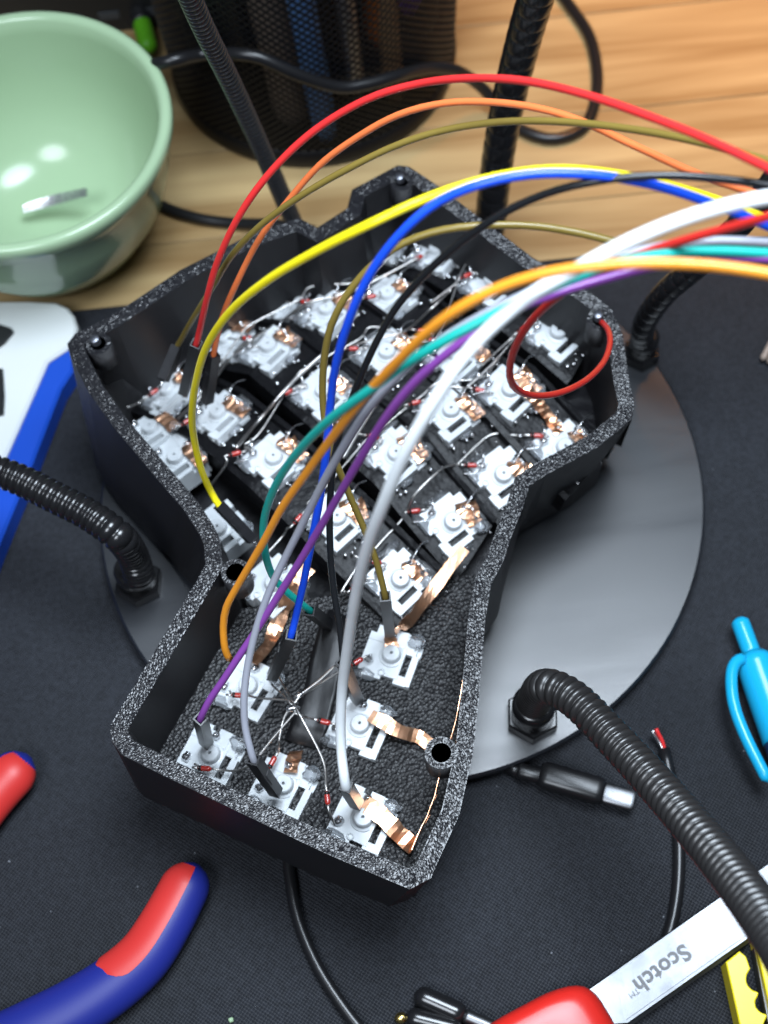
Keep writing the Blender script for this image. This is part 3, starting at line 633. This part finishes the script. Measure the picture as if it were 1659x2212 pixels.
def wire(color, pts, label, r=.9, conn=None, z_end=None):
    P = [dep(*p) for p in pts]
    if conn:
        p0, p1 = conn; d = (p1-p0).normalized(); P = [p0+d*2.6, p0+d*.2]+P
    sd = len(label)*1.37
    path = [p+Vector((noise.noise(p*.022+Vector((sd, 0, 0))), noise.noise(p*.022+Vector((0, sd, 0))), noise.noise(p*.022+Vector((0, 0, sd)))))*.5*min(1, i/8) for i, p in enumerate(spline(P, 2.2))]
    o = put('jumper_wire', sweep(path, lambda s_, L: r*.89*(1+.035*noise.noise(Vector((s_*.12, sd, 0)))), 14), 'wire_'+color, None, True); tag(o, label, 'wire', 'coloured jumper wires arching out of the case')
    if conn: housing(*conn, parent=o)
    return o
wire('red', [(430, 715, 344), (443, 650, 333), (470, 560, 322), (520, 460, 312), (590, 365, 304), (680, 280, 297), (790, 215, 290), (900, 182, 284), (1010, 170, 276), (1130, 176, 268), (1260, 205, 259), (1400, 250, 250), (1530, 300, 241), (1659, 362, 232), (1800, 435, 222)],
     'bright red wire making the highest arch', .9, (dep(424, 742, 348), at(398, 848, 36)))
wire('coral', [(470, 725, 352), (486, 672, 344), (512, 612, 336), (560, 520, 327), (620, 440, 319), (690, 360, 311), (770, 300, 304), (860, 250, 298), (960, 224, 293), (1060, 222, 289), (1160, 235, 285), (1260, 265, 281), (1380, 320, 275), (1500, 375, 270), (1600, 410, 266), (1700, 445, 262)],
     'coral orange wire just below the highest red arch', .85, (dep(462, 765, 358), at(447, 868, 36)))
wire('olive', [(395, 728, 366), (420, 682, 352), (450, 632, 340), (500, 552, 325), (560, 490, 315), (640, 430, 306), (740, 370, 298), (850, 315, 292), (960, 280, 287), (1080, 263, 282), (1200, 262, 277), (1320, 272, 271), (1440, 290, 265), (1560, 318, 259), (1700, 360, 252)],
     'olive brown wire in the upper arch, third from the top', .85, (dep(383, 748, 372), at(352, 822, 40)))
wire('yellow', [(456, 1062, 351), (436, 1015, 342), (421, 950, 331), (416, 895, 320), (423, 830, 308), (447, 750, 294), (500, 670, 279), (580, 600, 265), (680, 540, 254), (800, 480, 246), (920, 425, 245), (1040, 385, 244), (1150, 366, 246), (1240, 365, 249), (1330, 376, 253), (1420, 395, 253), (1510, 422, 257), (1600, 455, 261), (1720, 500, 266)],
     'yellow wire arching from the left wall over the case', .95, (dep(472, 1090, 352), at(546, 1168, 34)))
wire('blue', [(638, 1342, 315), (650, 1290, 311), (662, 1230, 307), (675, 1160, 302), (690, 1080, 296), (705, 980, 288), (715, 880, 280), (725, 800, 272), (745, 720, 264), (775, 640, 257), (820, 560, 251), (880, 490, 246), (950, 435, 243), (1040, 398, 240), (1140, 378, 239), (1240, 375, 239), (1340, 384, 240), (1440, 405, 242), (1540, 438, 244), (1640, 478, 246), (1760, 530, 248)],
     'royal blue wire rising through the middle of the case', .95, (dep(630, 1372, 316), at(588, 1462, 31)))
wire('olive', [(826, 1262, 322), (812, 1210, 318), (790, 1150, 314), (765, 1090, 310), (740, 1030, 306), (720, 980, 303), (703, 920, 299), (695, 850, 294), (698, 775, 288), (714, 700, 282), (750, 632, 277), (805, 570, 273), (875, 522, 270), (960, 495, 268), (1060, 486, 267), (1160, 489, 267), (1260, 505, 267), (1360, 530, 267), (1460, 552, 268), (1600, 570, 270)],
     'olive brown wire curving low across the switches', .85, (dep(832, 1288, 324), at(842, 1368, 28)))
wire('black', [(738, 1400, 318), (733, 1350, 316), (722, 1280, 313), (715, 1200, 309), (714, 1100, 304), (722, 1000, 298), (740, 920, 292), (765, 850, 285), (800, 765, 277), (850, 672, 269), (920, 590, 261), (1000, 520, 254), (1090, 460, 248), (1180, 420, 244), (1270, 397, 241), (1370, 383, 239), (1470, 380, 238), (1570, 386, 238), (1659, 398, 238), (1780, 425, 238)],
     'black wire arching up past the blue wire', .85, (dep(741, 1432, 319), at(772, 1512, 26)))
wire('teal', [(645, 1300, 322), (612, 1272, 318), (588, 1242, 313), (572, 1195, 305), (567, 1140, 298), (578, 1088, 289), (606, 1030, 278), (652, 968, 264), (720, 900, 250), (800, 840, 240), (880, 782, 233), (960, 734, 229), (1040, 692, 227), (1110, 657, 226), (1180, 626, 226), (1260, 592, 227), (1350, 562, 228), (1450, 546, 229), (1560, 541, 230), (1760, 552, 231)],
     'teal wire dipping beside the left screw boss', .95, (dep(668, 1318, 325), at(708, 1348, 24.5)))
wire('orange', [(496, 1424, 323), (486, 1400, 320), (483, 1350, 316), (490, 1310, 312), (511, 1270, 307), (540, 1222, 300), (572, 1168, 292), (612, 1092, 281), (662, 1020, 270), (722, 940, 257), (790, 858, 243), (860, 785, 231), (930, 716, 221), (1000, 664, 215), (1090, 618, 211), (1190, 587, 208), (1300, 571, 206), (1420, 566, 205), (1540, 573, 204), (1659, 592, 203), (1800, 622, 202)],
     'light orange wire arching low to the right edge', .95)
wire('purple', [(442, 1532, 314), (456, 1506, 312), (482, 1468, 309), (520, 1410, 305), (560, 1350, 301), (610, 1270, 294), (660, 1190, 285), (710, 1110, 275), (770, 1010, 262), (830, 910, 250), (890, 832, 242), (950, 775, 237), (1020, 722, 234), (1110, 668, 233), (1200, 632, 233), (1300, 603, 233), (1400, 578, 233), (1500, 562, 232), (1600, 557, 231), (1780, 564, 230)],
     'purple wire from the front left corner of the case', .92, (dep(433, 1552, 316), at(446, 1606, 26.5)))
wire('grey', [(540, 1615, 310), (530, 1570, 309), (528, 1515, 307), (535, 1450, 305), (550, 1380, 302), (575, 1300, 298), (610, 1220, 293), (650, 1140, 286), (690, 1060, 278), (740, 970, 267), (800, 880, 256), (860, 812, 249), (930, 752, 244), (1010, 700, 241), (1100, 652, 240), (1200, 606, 240), (1300, 565, 240), (1400, 535, 240), (1500, 521, 240), (1600, 519, 240), (1780, 532, 240)],
     'grey wire rising from the connector by the front wall', .92, (dep(547, 1640, 311), at(597, 1712, 29)))
wire('white', [(743, 1668, 308), (738, 1620, 307), (736, 1550, 303), (740, 1470, 296), (752, 1380, 283), (771, 1280, 266), (796, 1180, 250), (828, 1090, 238), (872, 980, 228), (932, 870, 221), (1002, 768, 217), (1080, 688, 215), (1160, 628, 214), (1250, 578, 213), (1340, 531, 212), (1440, 488, 211), (1550, 453, 210), (1659, 430, 209), (1800, 412, 208)],
     'thick white wire arching from the front right corner', 1.25, (dep(747, 1698, 310), at(772, 1738, 26)))
wire('scarlet', [(1282, 692, 372), (1296, 694, 366), (1313, 712, 358), (1319, 742, 348), (1305, 782, 336), (1265, 822, 322), (1208, 850, 310), (1152, 858, 300), (1113, 845, 291), (1098, 815, 283), (1105, 770, 275), (1132, 718, 266), (1172, 672, 258), (1222, 632, 250), (1280, 598, 243), (1340, 566, 237), (1410, 540, 231), (1500, 512, 225), (1590, 487, 220), (1659, 468, 216), (1800, 430, 210)],
     'dark red wire looping inside the right end of the case', .85)

# ------------------------------------------------------------------ green bowl and what lies in it
bz = 47.0; b0 = (-92.8, 288.0); Rb = 44.6
bowl = put('mixing_bowl', lathe([(20, -2.7), (22, -2.4), (24, 0), (31, 7), (37.5, 18), (41.0, 30), (42.0, 38), (43.6, 41), (Rb, 44), (Rb, 46.4), (Rb-.9, 47.4), (Rb-2.6, 47.4), (Rb-3.8, 46.2), (Rb-4.6, 42), (38.4, 31), (35, 19), (28.5, 8.6), (19, 2.2), (8, 1.0), (.3, .9)], 96, b0[0], b0[1], 0), 'bowl_green', None, True)
tag(bowl, 'glossy pale green bowl standing on the wooden desk', 'bowl')
tw = empty('tweezers', at(140, 430, 6)); tag(tw, 'small steel tweezers lying in the green bowl', 'tweezers')
for s in (-1, 1):
    p = [at(52, 452+s*2, 7), at(120, 432+s*5, 9), at(190, 415+s*3, 13)]
    put('tine', strip(spline(p, 2), 1.7, (0, 1, .6), .7, 0, 0, 2), 'solder', tw)

# ------------------------------------------------------------------ mesh pencil cup with pens
cx, cy, cr, ch = -7.4, 351.0, 47.0, 96.0
cup = empty('pencil_cup', (cx, cy, -3)); tag(cup, 'black wire mesh pencil cup behind the case', 'pencil cup')
put('base', lathe([(cr-2, -3), (cr+.4, -2.6), (cr+.8, 0), (cr+.4, 4.5), (cr-.6, 5), (cr-1.2, 4), (cr-1.6, -1), (.5, -1)], 72, cx, cy), 'cup_black', cup, True)
put('top_ring', lathe([(cr+3.6, ch-3), (cr+4.4, ch), (cr+3.4, ch+1.2), (cr+2.2, ch), (cr+2.4, ch-3)], 72, cx, cy), 'cup_black', cup, True)
def lattice():
    V, Fc = [], []; n = 100; st = 64; hw = .33
    for fam in (1, -1):
        for k in range(n):
            b = len(V)
            for i in range(st+1):
                t = i/st; z = 3+t*(ch-4); r = cr-.3+3.6*t; a = 2*math.pi*k/n+fam*t*2.1
                for w in (-hw, hw):
                    for dr in (0, .45):
                        aa = a+w/r; V.append(Vector((cx+(r+dr)*math.cos(aa), cy+(r+dr)*math.sin(aa), z)))
            for i in range(st):
                q = b+i*4; r_ = q+4
                Fc += [(q+1, q+3, r_+3, r_+1), (q+2, q, r_, r_+2), (q, q+1, r_+1, r_), (q+3, q+2, r_+2, r_+3)]
    return V, Fc
lt = put('mesh_wall', lattice(), 'cup_black', cup); lt['kind'] = 'stuff'
def cup_pen(name, m, b, t, r, label, cat='pen', tip=True):
    pts = spline([Vector(b), Vector(t)], 4)
    o = put(name, sweep(pts, (lambda s, L: r*min(1, .35+s/9)) if tip else r, 14), m, None, True); return tag(o, label, cat)
cup_pen('pen', 'pen_blue', (cx+2, cy-40, 1), (cx-4, cy-43, 125), 4.2, 'blue pen standing at the front of the mesh cup')
cup_pen('marker', 'pen_orange', (cx+22, cy-22, 22), (cx+25, cy-24, 135), 5.5, 'orange marker in the right half of the mesh cup', 'marker')
cup_pen('marker', 'pen_purple', (cx+31, cy-22, 34), (cx+34, cy-20, 135), 5.0, 'purple marker at the right of the mesh cup', 'marker')
cup_pen('pen', 'pen_silver', (cx+13, cy-33, 10), (cx+9, cy-34, 130), 3.0, 'silver pen between the blue pen and orange marker')
cup_pen('pencil', 'pen_wood', (cx+25, cy-28, 1), (cx+22, cy-20, 120), 3.4, 'wooden pencil at the lower right inside the cup', 'pencil')
for q, (ox, oy, tx, ty, m_, w_) in enumerate(((-34, -6, -36, -8, 'device_black', 'leftmost'), (-8, -30, -14, -32, 'brown_plastic', 'left of centre'), (4, -12, 2, -16, 'device_black', 'middle'), (16, 6, 18, 2, 'cup_black', 'right of centre'), (36, 2, 40, 4, 'device_black', 'rightmost'), (-18, 14, -20, 16, 'cup_black', 'farthest back'))):
    cup_pen('marker', m_, (cx+ox, cy+oy, 0), (cx+tx, cy+ty, 118), 6.2, 'dark thick marker in the mesh cup, %s of the dark ones' % w_, 'marker')
cup_pen('pen', 'device_black', (cx-20, cy-18, 0), (cx-26, cy-24, 128), 4.5, 'black pen in the left half of the mesh cup')

# ------------------------------------------------------------------ cables
def cable(pts, r, label, name='cable', m='cable_black'):
    o = put(name, sweep(spline(pts, 2.5), r, 14), m, None, True); return tag(o, label, 'cable')
ztop = -3+1.7
def on_cup(px, py):                            # lowest point on the line of sight that clears the cup's wall
    z = 0.0
    while z < 110:
        p = at(px, py, z)
        if math.hypot(p.x-cx, p.y-cy) > cr+.6+3.6*z/ch+2.2: return p
        z += 1.0
    return at(px, py, z)
cable([at(250, 160, 30), at(355, 135, 48), on_cup(440, 117), on_cup(500, 116), on_cup(560, 124), on_cup(640, 160), on_cup(730, 188), on_cup(800, 180), on_cup(860, 163), on_cup(930, 147), at(985, 152, 18), at(1030, 180, 9), at(1064, 214, 3), at(1100, 262, ztop), at(1140, 287, ztop), at(1200, 300, ztop), at(1265, 270, ztop), at(1290, 185, ztop), at(1278, 90, ztop), at(1240, 25, ztop), at(1190, -40, ztop)], 1.9,
      'black cable looping in front of the mesh cup')
cable([at(230, 330, ztop), at(300, 400, ztop), at(345, 442, ztop), at(420, 470, ztop), at(500, 482, ztop), at(600, 486, 1.9), at(680, 500, 1.9)], 1.8, 'black cable running from behind the bowl to the case')
usb = cable([at(1122, 1667, 3.2), at(1090, 1655, 1.6), at(1030, 1640, 1.55), at(930, 1680, 1.55), at(800, 1770, 1.6), at(690, 1810, 1.7), at(628, 1838, 1.8), at(628, 1905, 1.8), at(645, 1990, 1.8), at(690, 2095, 1.8), at(760, 2200, 1.8), at(830, 2280, 1.8)], 1.5, 'black charging cable from under the case with a metal tipped plug', 'charging_cable')
def slab(p0, p1, w, h, m, name, parent, e=4.0):
    """rounded bar along p0 -> p1, elliptical section"""
    d = (p1-p0); L = d.length; d.normalize(); v = Vector((0, 0, 1)).cross(d).normalized(); u = d.cross(v); V, Fc = [], []; n = 24
    st = [(0, .75), (.06, .93), (.12, 1), (.88, 1), (.95, .94), (1, .8)]
    for t, s in st:
        for k in range(n):
            a = 2*math.pi*k/n; c_, s_ = math.cos(a), math.sin(a)
            V.append(p0+d*(L*t)+v*(w/2*s*math.copysign(abs(c_)**(2/e), c_))+u*(h/2*s*math.copysign(abs(s_)**(2/e), s_)))
    for i in range(len(st)-1):
        for k in range(n): k2 = (k+1) % n; Fc.append((i*n+k, i*n+k2, (i+1)*n+k2, (i+1)*n+k))
    Fc.append(tuple(range(n))[::-1]); b = (len(st)-1)*n; Fc.append(tuple(range(b, b+n)))
    return put(name, (V, Fc), m, parent, True)
slab(at(1118, 1664, 3.6), at(1172, 1677, 3.6), 4.2, 3.8, 'cable_black', 'strain_relief', usb, 2.5)
slab(at(1166, 1672, 3.9), at(1304, 1712, 3.9), 6.9, 5.6, 'cable_black', 'plug_body', usb, 3.2)
slab(at(1300, 1711, 3.9), at(1372, 1731, 3.9), 5.4, 2.4, 'steel', 'plug_tip', usb, 3.0)
st_ = cable([at(1434, 1618, 2.2), at(1448, 1680, 1.6), at(1462, 1760, 1.6), at(1467, 1860, 1.6), at(1460, 1950, 1.6), at(1440, 2030, 1.6), at(1400, 2100, 1.6), at(1330, 2165, 1.6), at(1270, 2200, 1.6)], 1.55, 'black cable with stripped red and white ends behind the thick arm', 'stripped_cable')
put('conductor', sweep(spline([at(1436, 1622, 2.2), at(1430, 1600, 3.5), at(1422, 1584, 4.5), at(1417, 1574, 5)], .6), .5, 10), 'wire_red', st_, True)
put('conductor', sweep(spline([at(1434, 1622, 2.2), at(1424, 1602, 3.0), at(1413, 1586, 4.0), at(1409, 1577, 4.4)], .6), .5, 10), 'solder', st_, True)

# ------------------------------------------------------------------ pliers
pl = empty('pliers', at(-150, 2250, 0)); tag(pl, 'pliers with red and blue padded handles on the mat', 'pliers')
def handle(pts, r0, r1, red, zc):
    path = spline([at(*p, zc) for p in pts], 1.2); rf = lambda s, L: (r0+(r1-r0)*s/L)*math.sqrt(max(.03, 1-max(0, 1-s/(r0*1.1))**2))
    h = put('handle', sweep(path, rf, 28, flat=.82), 'plier_blue', pl, True)
    LT = sum((path[i+1]-path[i]).length for i in range(len(path)-1)); n = int(len(path)*red[2]); a0, a1 = red[0], red[1]
    am, hw = (a0+a1)/2, (a1-a0)/2
    def ends(s_, L): return math.sqrt(max(.002, 1-max(0, (s_-L+6)/6)**2))
    sl = put('grip_inlay', sweep(path[1:n], lambda s_, L: 1.025*rf(s_+1.2, LT), 18, lambda s_, L: am-hw*ends(s_, L), lambda s_, L: am+hw*ends(s_, L), flat=.82), 'plier_red', h, True)
handle([(424, 1866), (400, 1916), (358, 1996), (312, 2066), (250, 2122), (178, 2170), (98, 2214), (0, 2262), (-120, 2300)], 5.9, 8.2, (-.25, 1.95, .47), 5.6)
handle([(62, 1632), (30, 1668), (-20, 1722), (-80, 1800), (-140, 1890), (-180, 1990), (-200, 2100), (-190, 2230)], 6.0, 7.5, (-2.6, .7, .6), 5.8)
hd = [at(-120, 2300, 4), at(-190, 2230, 4), at(-260, 2290, 4), at(-340, 2420, 4), at(-300, 2450, 4), at(-200, 2380, 4)]
put('jaw', prism([(p.x, p.y) for p in hd], 1, 8, .8), 'steel', pl)

# ------------------------------------------------------------------ scissors
sco = empty('scissors', at(1300, 2180, 0)); tag(sco, 'red handled scissors with a broad steel blade', 'scissors')
bl = [at(*p, 4.4) for p in ((1262, 2142), (1568, 1927), (1700, 1836), (1745, 1835), (1760, 1870), (1647, 2008), (1357, 2212), (1310, 2215))]
blade = put('blade', prism([(p.x, p.y) for p in bl], 3.4, 4.4, .3), 'blade_steel', sco)
ba, bb = at(1352, 2203, 4.45), at(1655, 1990, 4.45); bc, bd = at(1660, 2006, 3.5), at(1362, 2217, 3.5)
put('cutting_edge', ([ba, bd, bc, bb], [(0, 1, 2, 3)]), 'blade_steel', blade)
red = [at(*p, 4) for p in ((1040, 2225), (1085, 2196), (1130, 2172), (1180, 2146), (1228, 2131), (1262, 2132), (1288, 2150), (1308, 2180), (1328, 2215), (1345, 2260), (1330, 2330), (1250, 2390), (1080, 2420), (960, 2380), (950, 2290))]
rp = spline([(p.x, p.y, 0) for p in red], 2.5, True)
def pillow(poly, z0, z1):
    P = [Vector((p[0], p[1], 0)) for p in poly]; n = len(P)
    if sum(P[i].x*P[(i+1) % n].y-P[(i+1) % n].x*P[i].y for i in range(n)) < 0: P.reverse()
    c = sum(P, Vector())/n; V, Fc = [], []; R9 = [(.0, z0+1.5), (0, (z0+z1)/2), (.05, z1-2.0), (.14, z1-.7), (.3, z1-.1), (.55, z1), (.9, z1)]
    for t, z in R9: V += [Vector((p.x+(c.x-p.x)*t, p.y+(c.y-p.y)*t, z)) for p in P]
    for r in range(len(R9)-1):
        for i in range(n): j = (i+1) % n; Fc.append((r*n+i, r*n+j, (r+1)*n+j, (r+1)*n+i))
    Fc.append(tuple(range(n))[::-1]); e = (len(R9)-1)*n; Fc.append(tuple(range(e, e+n))); return V, Fc
put('handle', pillow(rp, 0.1, 9.5), 'scissor_red', sco, True)
fc = bpy.data.curves.new('lettering', 'FONT'); fc.body = 'Scotch'; fc.size = 5.3*S; fc.extrude = .02*S; fc.materials.append(M('grey_print')); fc.space_character = 1.08; fc.offset = .17*S
fo = bpy.data.objects.new('lettering', fc); C.objects.link(fo); fo.parent = blade
ft = bpy.data.curves.new('lettering', 'FONT'); ft.body = 'TM'; ft.size = 2.0*S; ft.extrude = .02*S; ft.materials.append(M('grey_print')); fo2 = bpy.data.objects.new('lettering', ft); C.objects.link(fo2); fo2.parent = blade
def place_text(o, p, q):
    a, b = at(*p, 4.46), at(*q, 4.46); ang = math.atan2(b.y-a.y, b.x-a.x); o.location = (a-origin(blade))*S; o.rotation_euler = (0, 0, ang)
place_text(fo, (1476, 2038), (1376, 2112)); place_text(fo2, (1376, 2133), (1346, 2155))
bpy.context.view_layer.update(); dg = bpy.context.evaluated_depsgraph_get()
for t in (fo, fo2):                           # lettering as plain meshes
    me = bpy.data.meshes.new_from_object(t.evaluated_get(dg)); me.name = 'lettering'; link('lettering', me, blade).matrix_local = t.matrix_local.copy()
    bpy.data.objects.remove(t)

# ------------------------------------------------------------------ utility knife, pen, probe, small things
kn = empty('utility_knife', at(1630, 2180, 0)); tag(kn, 'yellow utility knife with scalloped grip in the lower right corner', 'knife')
def pol(pts, z0, z1, m, name, parent, bev=.6): return put(name, prism([(at(*p, z1).x, at(*p, z1).y) for p in pts], z0, z1, bev), m, parent)
left = spline([(p[0], p[1], 0) for p in ((1621, 2092), (1613, 2108), (1614, 2124), (1624, 2137), (1637, 2143), (1638, 2149), (1632, 2162), (1634, 2176), (1645, 2187), (1655, 2191), (1656, 2197), (1650, 2212), (1652, 2226), (1664, 2238))], 2)
pol([(1568, 2078), (1598, 2054), (1612, 2066)]+[(p.x, p.y) for p in left]+[(1680, 2300), (1617, 2300)], .3, 7.5, 'yellow_plastic', 'grip', kn, .3)
pol([(1628, 2049), (1634, 2049), (1664, 2200), (1690, 2300), (1676, 2300), (1655, 2195)], .3, 4.5, 'steel', 'blade', kn, .2)
pol([(1632, 2028), (1650, 2012), (1690, 1990), (1760, 2080), (1770, 2300), (1700, 2300), (1668, 2200), (1640, 2070)], .3, 7.5, 'yellow_plastic', 'grip', kn, .3)
pn = empty('ballpoint_pen', at(1630, 1450, 0)); tag(pn, 'bright cyan click pen lying at the right edge', 'pen')
pa = [at(1596, 1336, 5.4), at(1624, 1412, 5.4), at(1690, 1600, 5.4), at(1760, 1800, 5.4)]
put('button', sweep(spline([pa[0], pa[1]], 1), lambda s, L: 2.45*math.sqrt(max(.3, 1-max(0, 1-s/1.2)**2)), 20), 'pen_cyan', pn, True)
put('barrel', sweep(spline([pa[1], pa[2]], 1), lambda s, L: 5.0*math.sqrt(max(.45, 1-max(0, 1-s/2)**2)), 24), 'pen_cyan', pn, True)
put('grip', sweep(spline([pa[2], pa[3]], 1), 4.8, 24), 'pen_navy', pn, True)
put('clip', sweep(spline([at(1612, 1420, 9), at(1590, 1430, 9.5), at(1580, 1460, 9.8), at(1585, 1520, 10), at(1610, 1590, 10), at(1660, 1690, 9)], 1), 1.55, 14, round_end=True), 'pen_cyan', pn, True)
pr = empty('test_leads', at(930, 2190, 0)); tag(pr, 'two glossy black tipped leads at the bottom edge', 'test lead')
put('sheath', sweep(spline([at(895, 2146, 2.8), at(1008, 2196, 2.8)], .8), 2.6, 20, round_end=True), 'neck_black', pr, True)
put('sheath', sweep(spline([at(876, 2194, 2.6), at(1000, 2226, 2.6)], .8), 2.5, 20, round_end=True), 'neck_black', pr, True)
put('tip', sweep(spline([at(1004, 2194, 2.6), at(1070, 2222, 2.6)], .8), 1.7, 16), 'steel', pr, True)
put('tip', sweep(spline([at(880, 2195, 2.4), at(866, 2199, 2.2), at(852, 2199, 2.0)], .4), 1.3, 14, round_end=True), 'gold', pr, True)
pk = empty('blister_pack', at(60, 850, 0)); tag(pk, 'white packet with a blue edge band left of the case', 'packet')
pol([(-150, 650), (60, 649), (120, 652), (146, 664), (160, 682), (166, 706), (160, 740), (144, 753), (103, 780), (10, 990), (-150, 1330)], .2, 7.0, 'pack_white', 'sheet', pk, .8)
pol([(144, 755), (158, 748), (160, 770), (157, 800), (132, 838), (66, 1009), (0, 1170), (-150, 1560), (-150, 1340), (10, 992), (103, 782)], .2, 7.2, 'pack_blue', 'edge_band', pk, .8)
pol([(-40, 690), (0, 699), (22, 706), (28, 714), (8, 738), (-40, 770)], 6.5, 8.5, 'device_black', 'hanger', pk, .5)
pol([(-60, 790), (4, 794), (8, 850), (6, 892), (-60, 910)], 6.5, 8.5, 'device_black', 'hanger', pk, .5)
dv = empty('black_device', at(120, 0, -3)); tag(dv, 'black low electronic box at the back behind the bowl', 'device')
p0, p1 = at(0, 30, 10), at(335, 16, 10)
put('body', box(p0.x-160, p1.x+2, p0.y, p0.y+90, -3, 16), 'device_black', dv)
for k in range(5): put('button', box(p0.x+6+k*13, p0.x+13+k*13, p0.y-.5, p0.y+.0, 3, 6), 'slot_dark', dv)
gm = empty('green_marker', at(318, 110, -3)); tag(gm, 'bright green marker cap between the bowl and mesh cup', 'marker')
put('cap', sweep(spline([at(305, 40, 3.5), at(322, 112, 3.5)], 1), 3.2, 18, round_end=True), 'green_plastic', gm, True)
put('barrel', sweep(spline([at(308, 52, 3.5), at(290, -20, 3.5)], 1), 3.6, 18), 'device_black', gm, True)
cl = empty('clip_tips', at(1650, 770, 0)); tag(cl, 'pair of small brownish rod tips at the right edge', 'clip')
put('rod', sweep(spline([at(1646, 778, 2), at(1680, 715, 4)], .5), .95, 14, round_end=True), 'brown_plastic', cl, True)
put('rod', sweep(spline([at(1660, 786, 2), at(1690, 725, 4)], .5), .95, 14, round_end=True), 'brown_plastic', cl, True)
o = put('plastic_cap', xf(lathe([(1, 0), (3.4, .6), (4.2, 2.5), (4.0, 5), (3, 6.6), (.4, 7.2)], 28), Matrix.Translation(at(1693, 985, 0))), 'switch_white', None, True); tag(o, 'rounded off-white plastic cap just showing at the right edge', 'cap')
o = put('green_crumb', blob(at(499, 2203, .6), .7, 4, (1, 1, .8), .5), 'bowl_green', None, True); tag(o, 'tiny pale green crumb on the mat by the bottom edge', 'crumb')
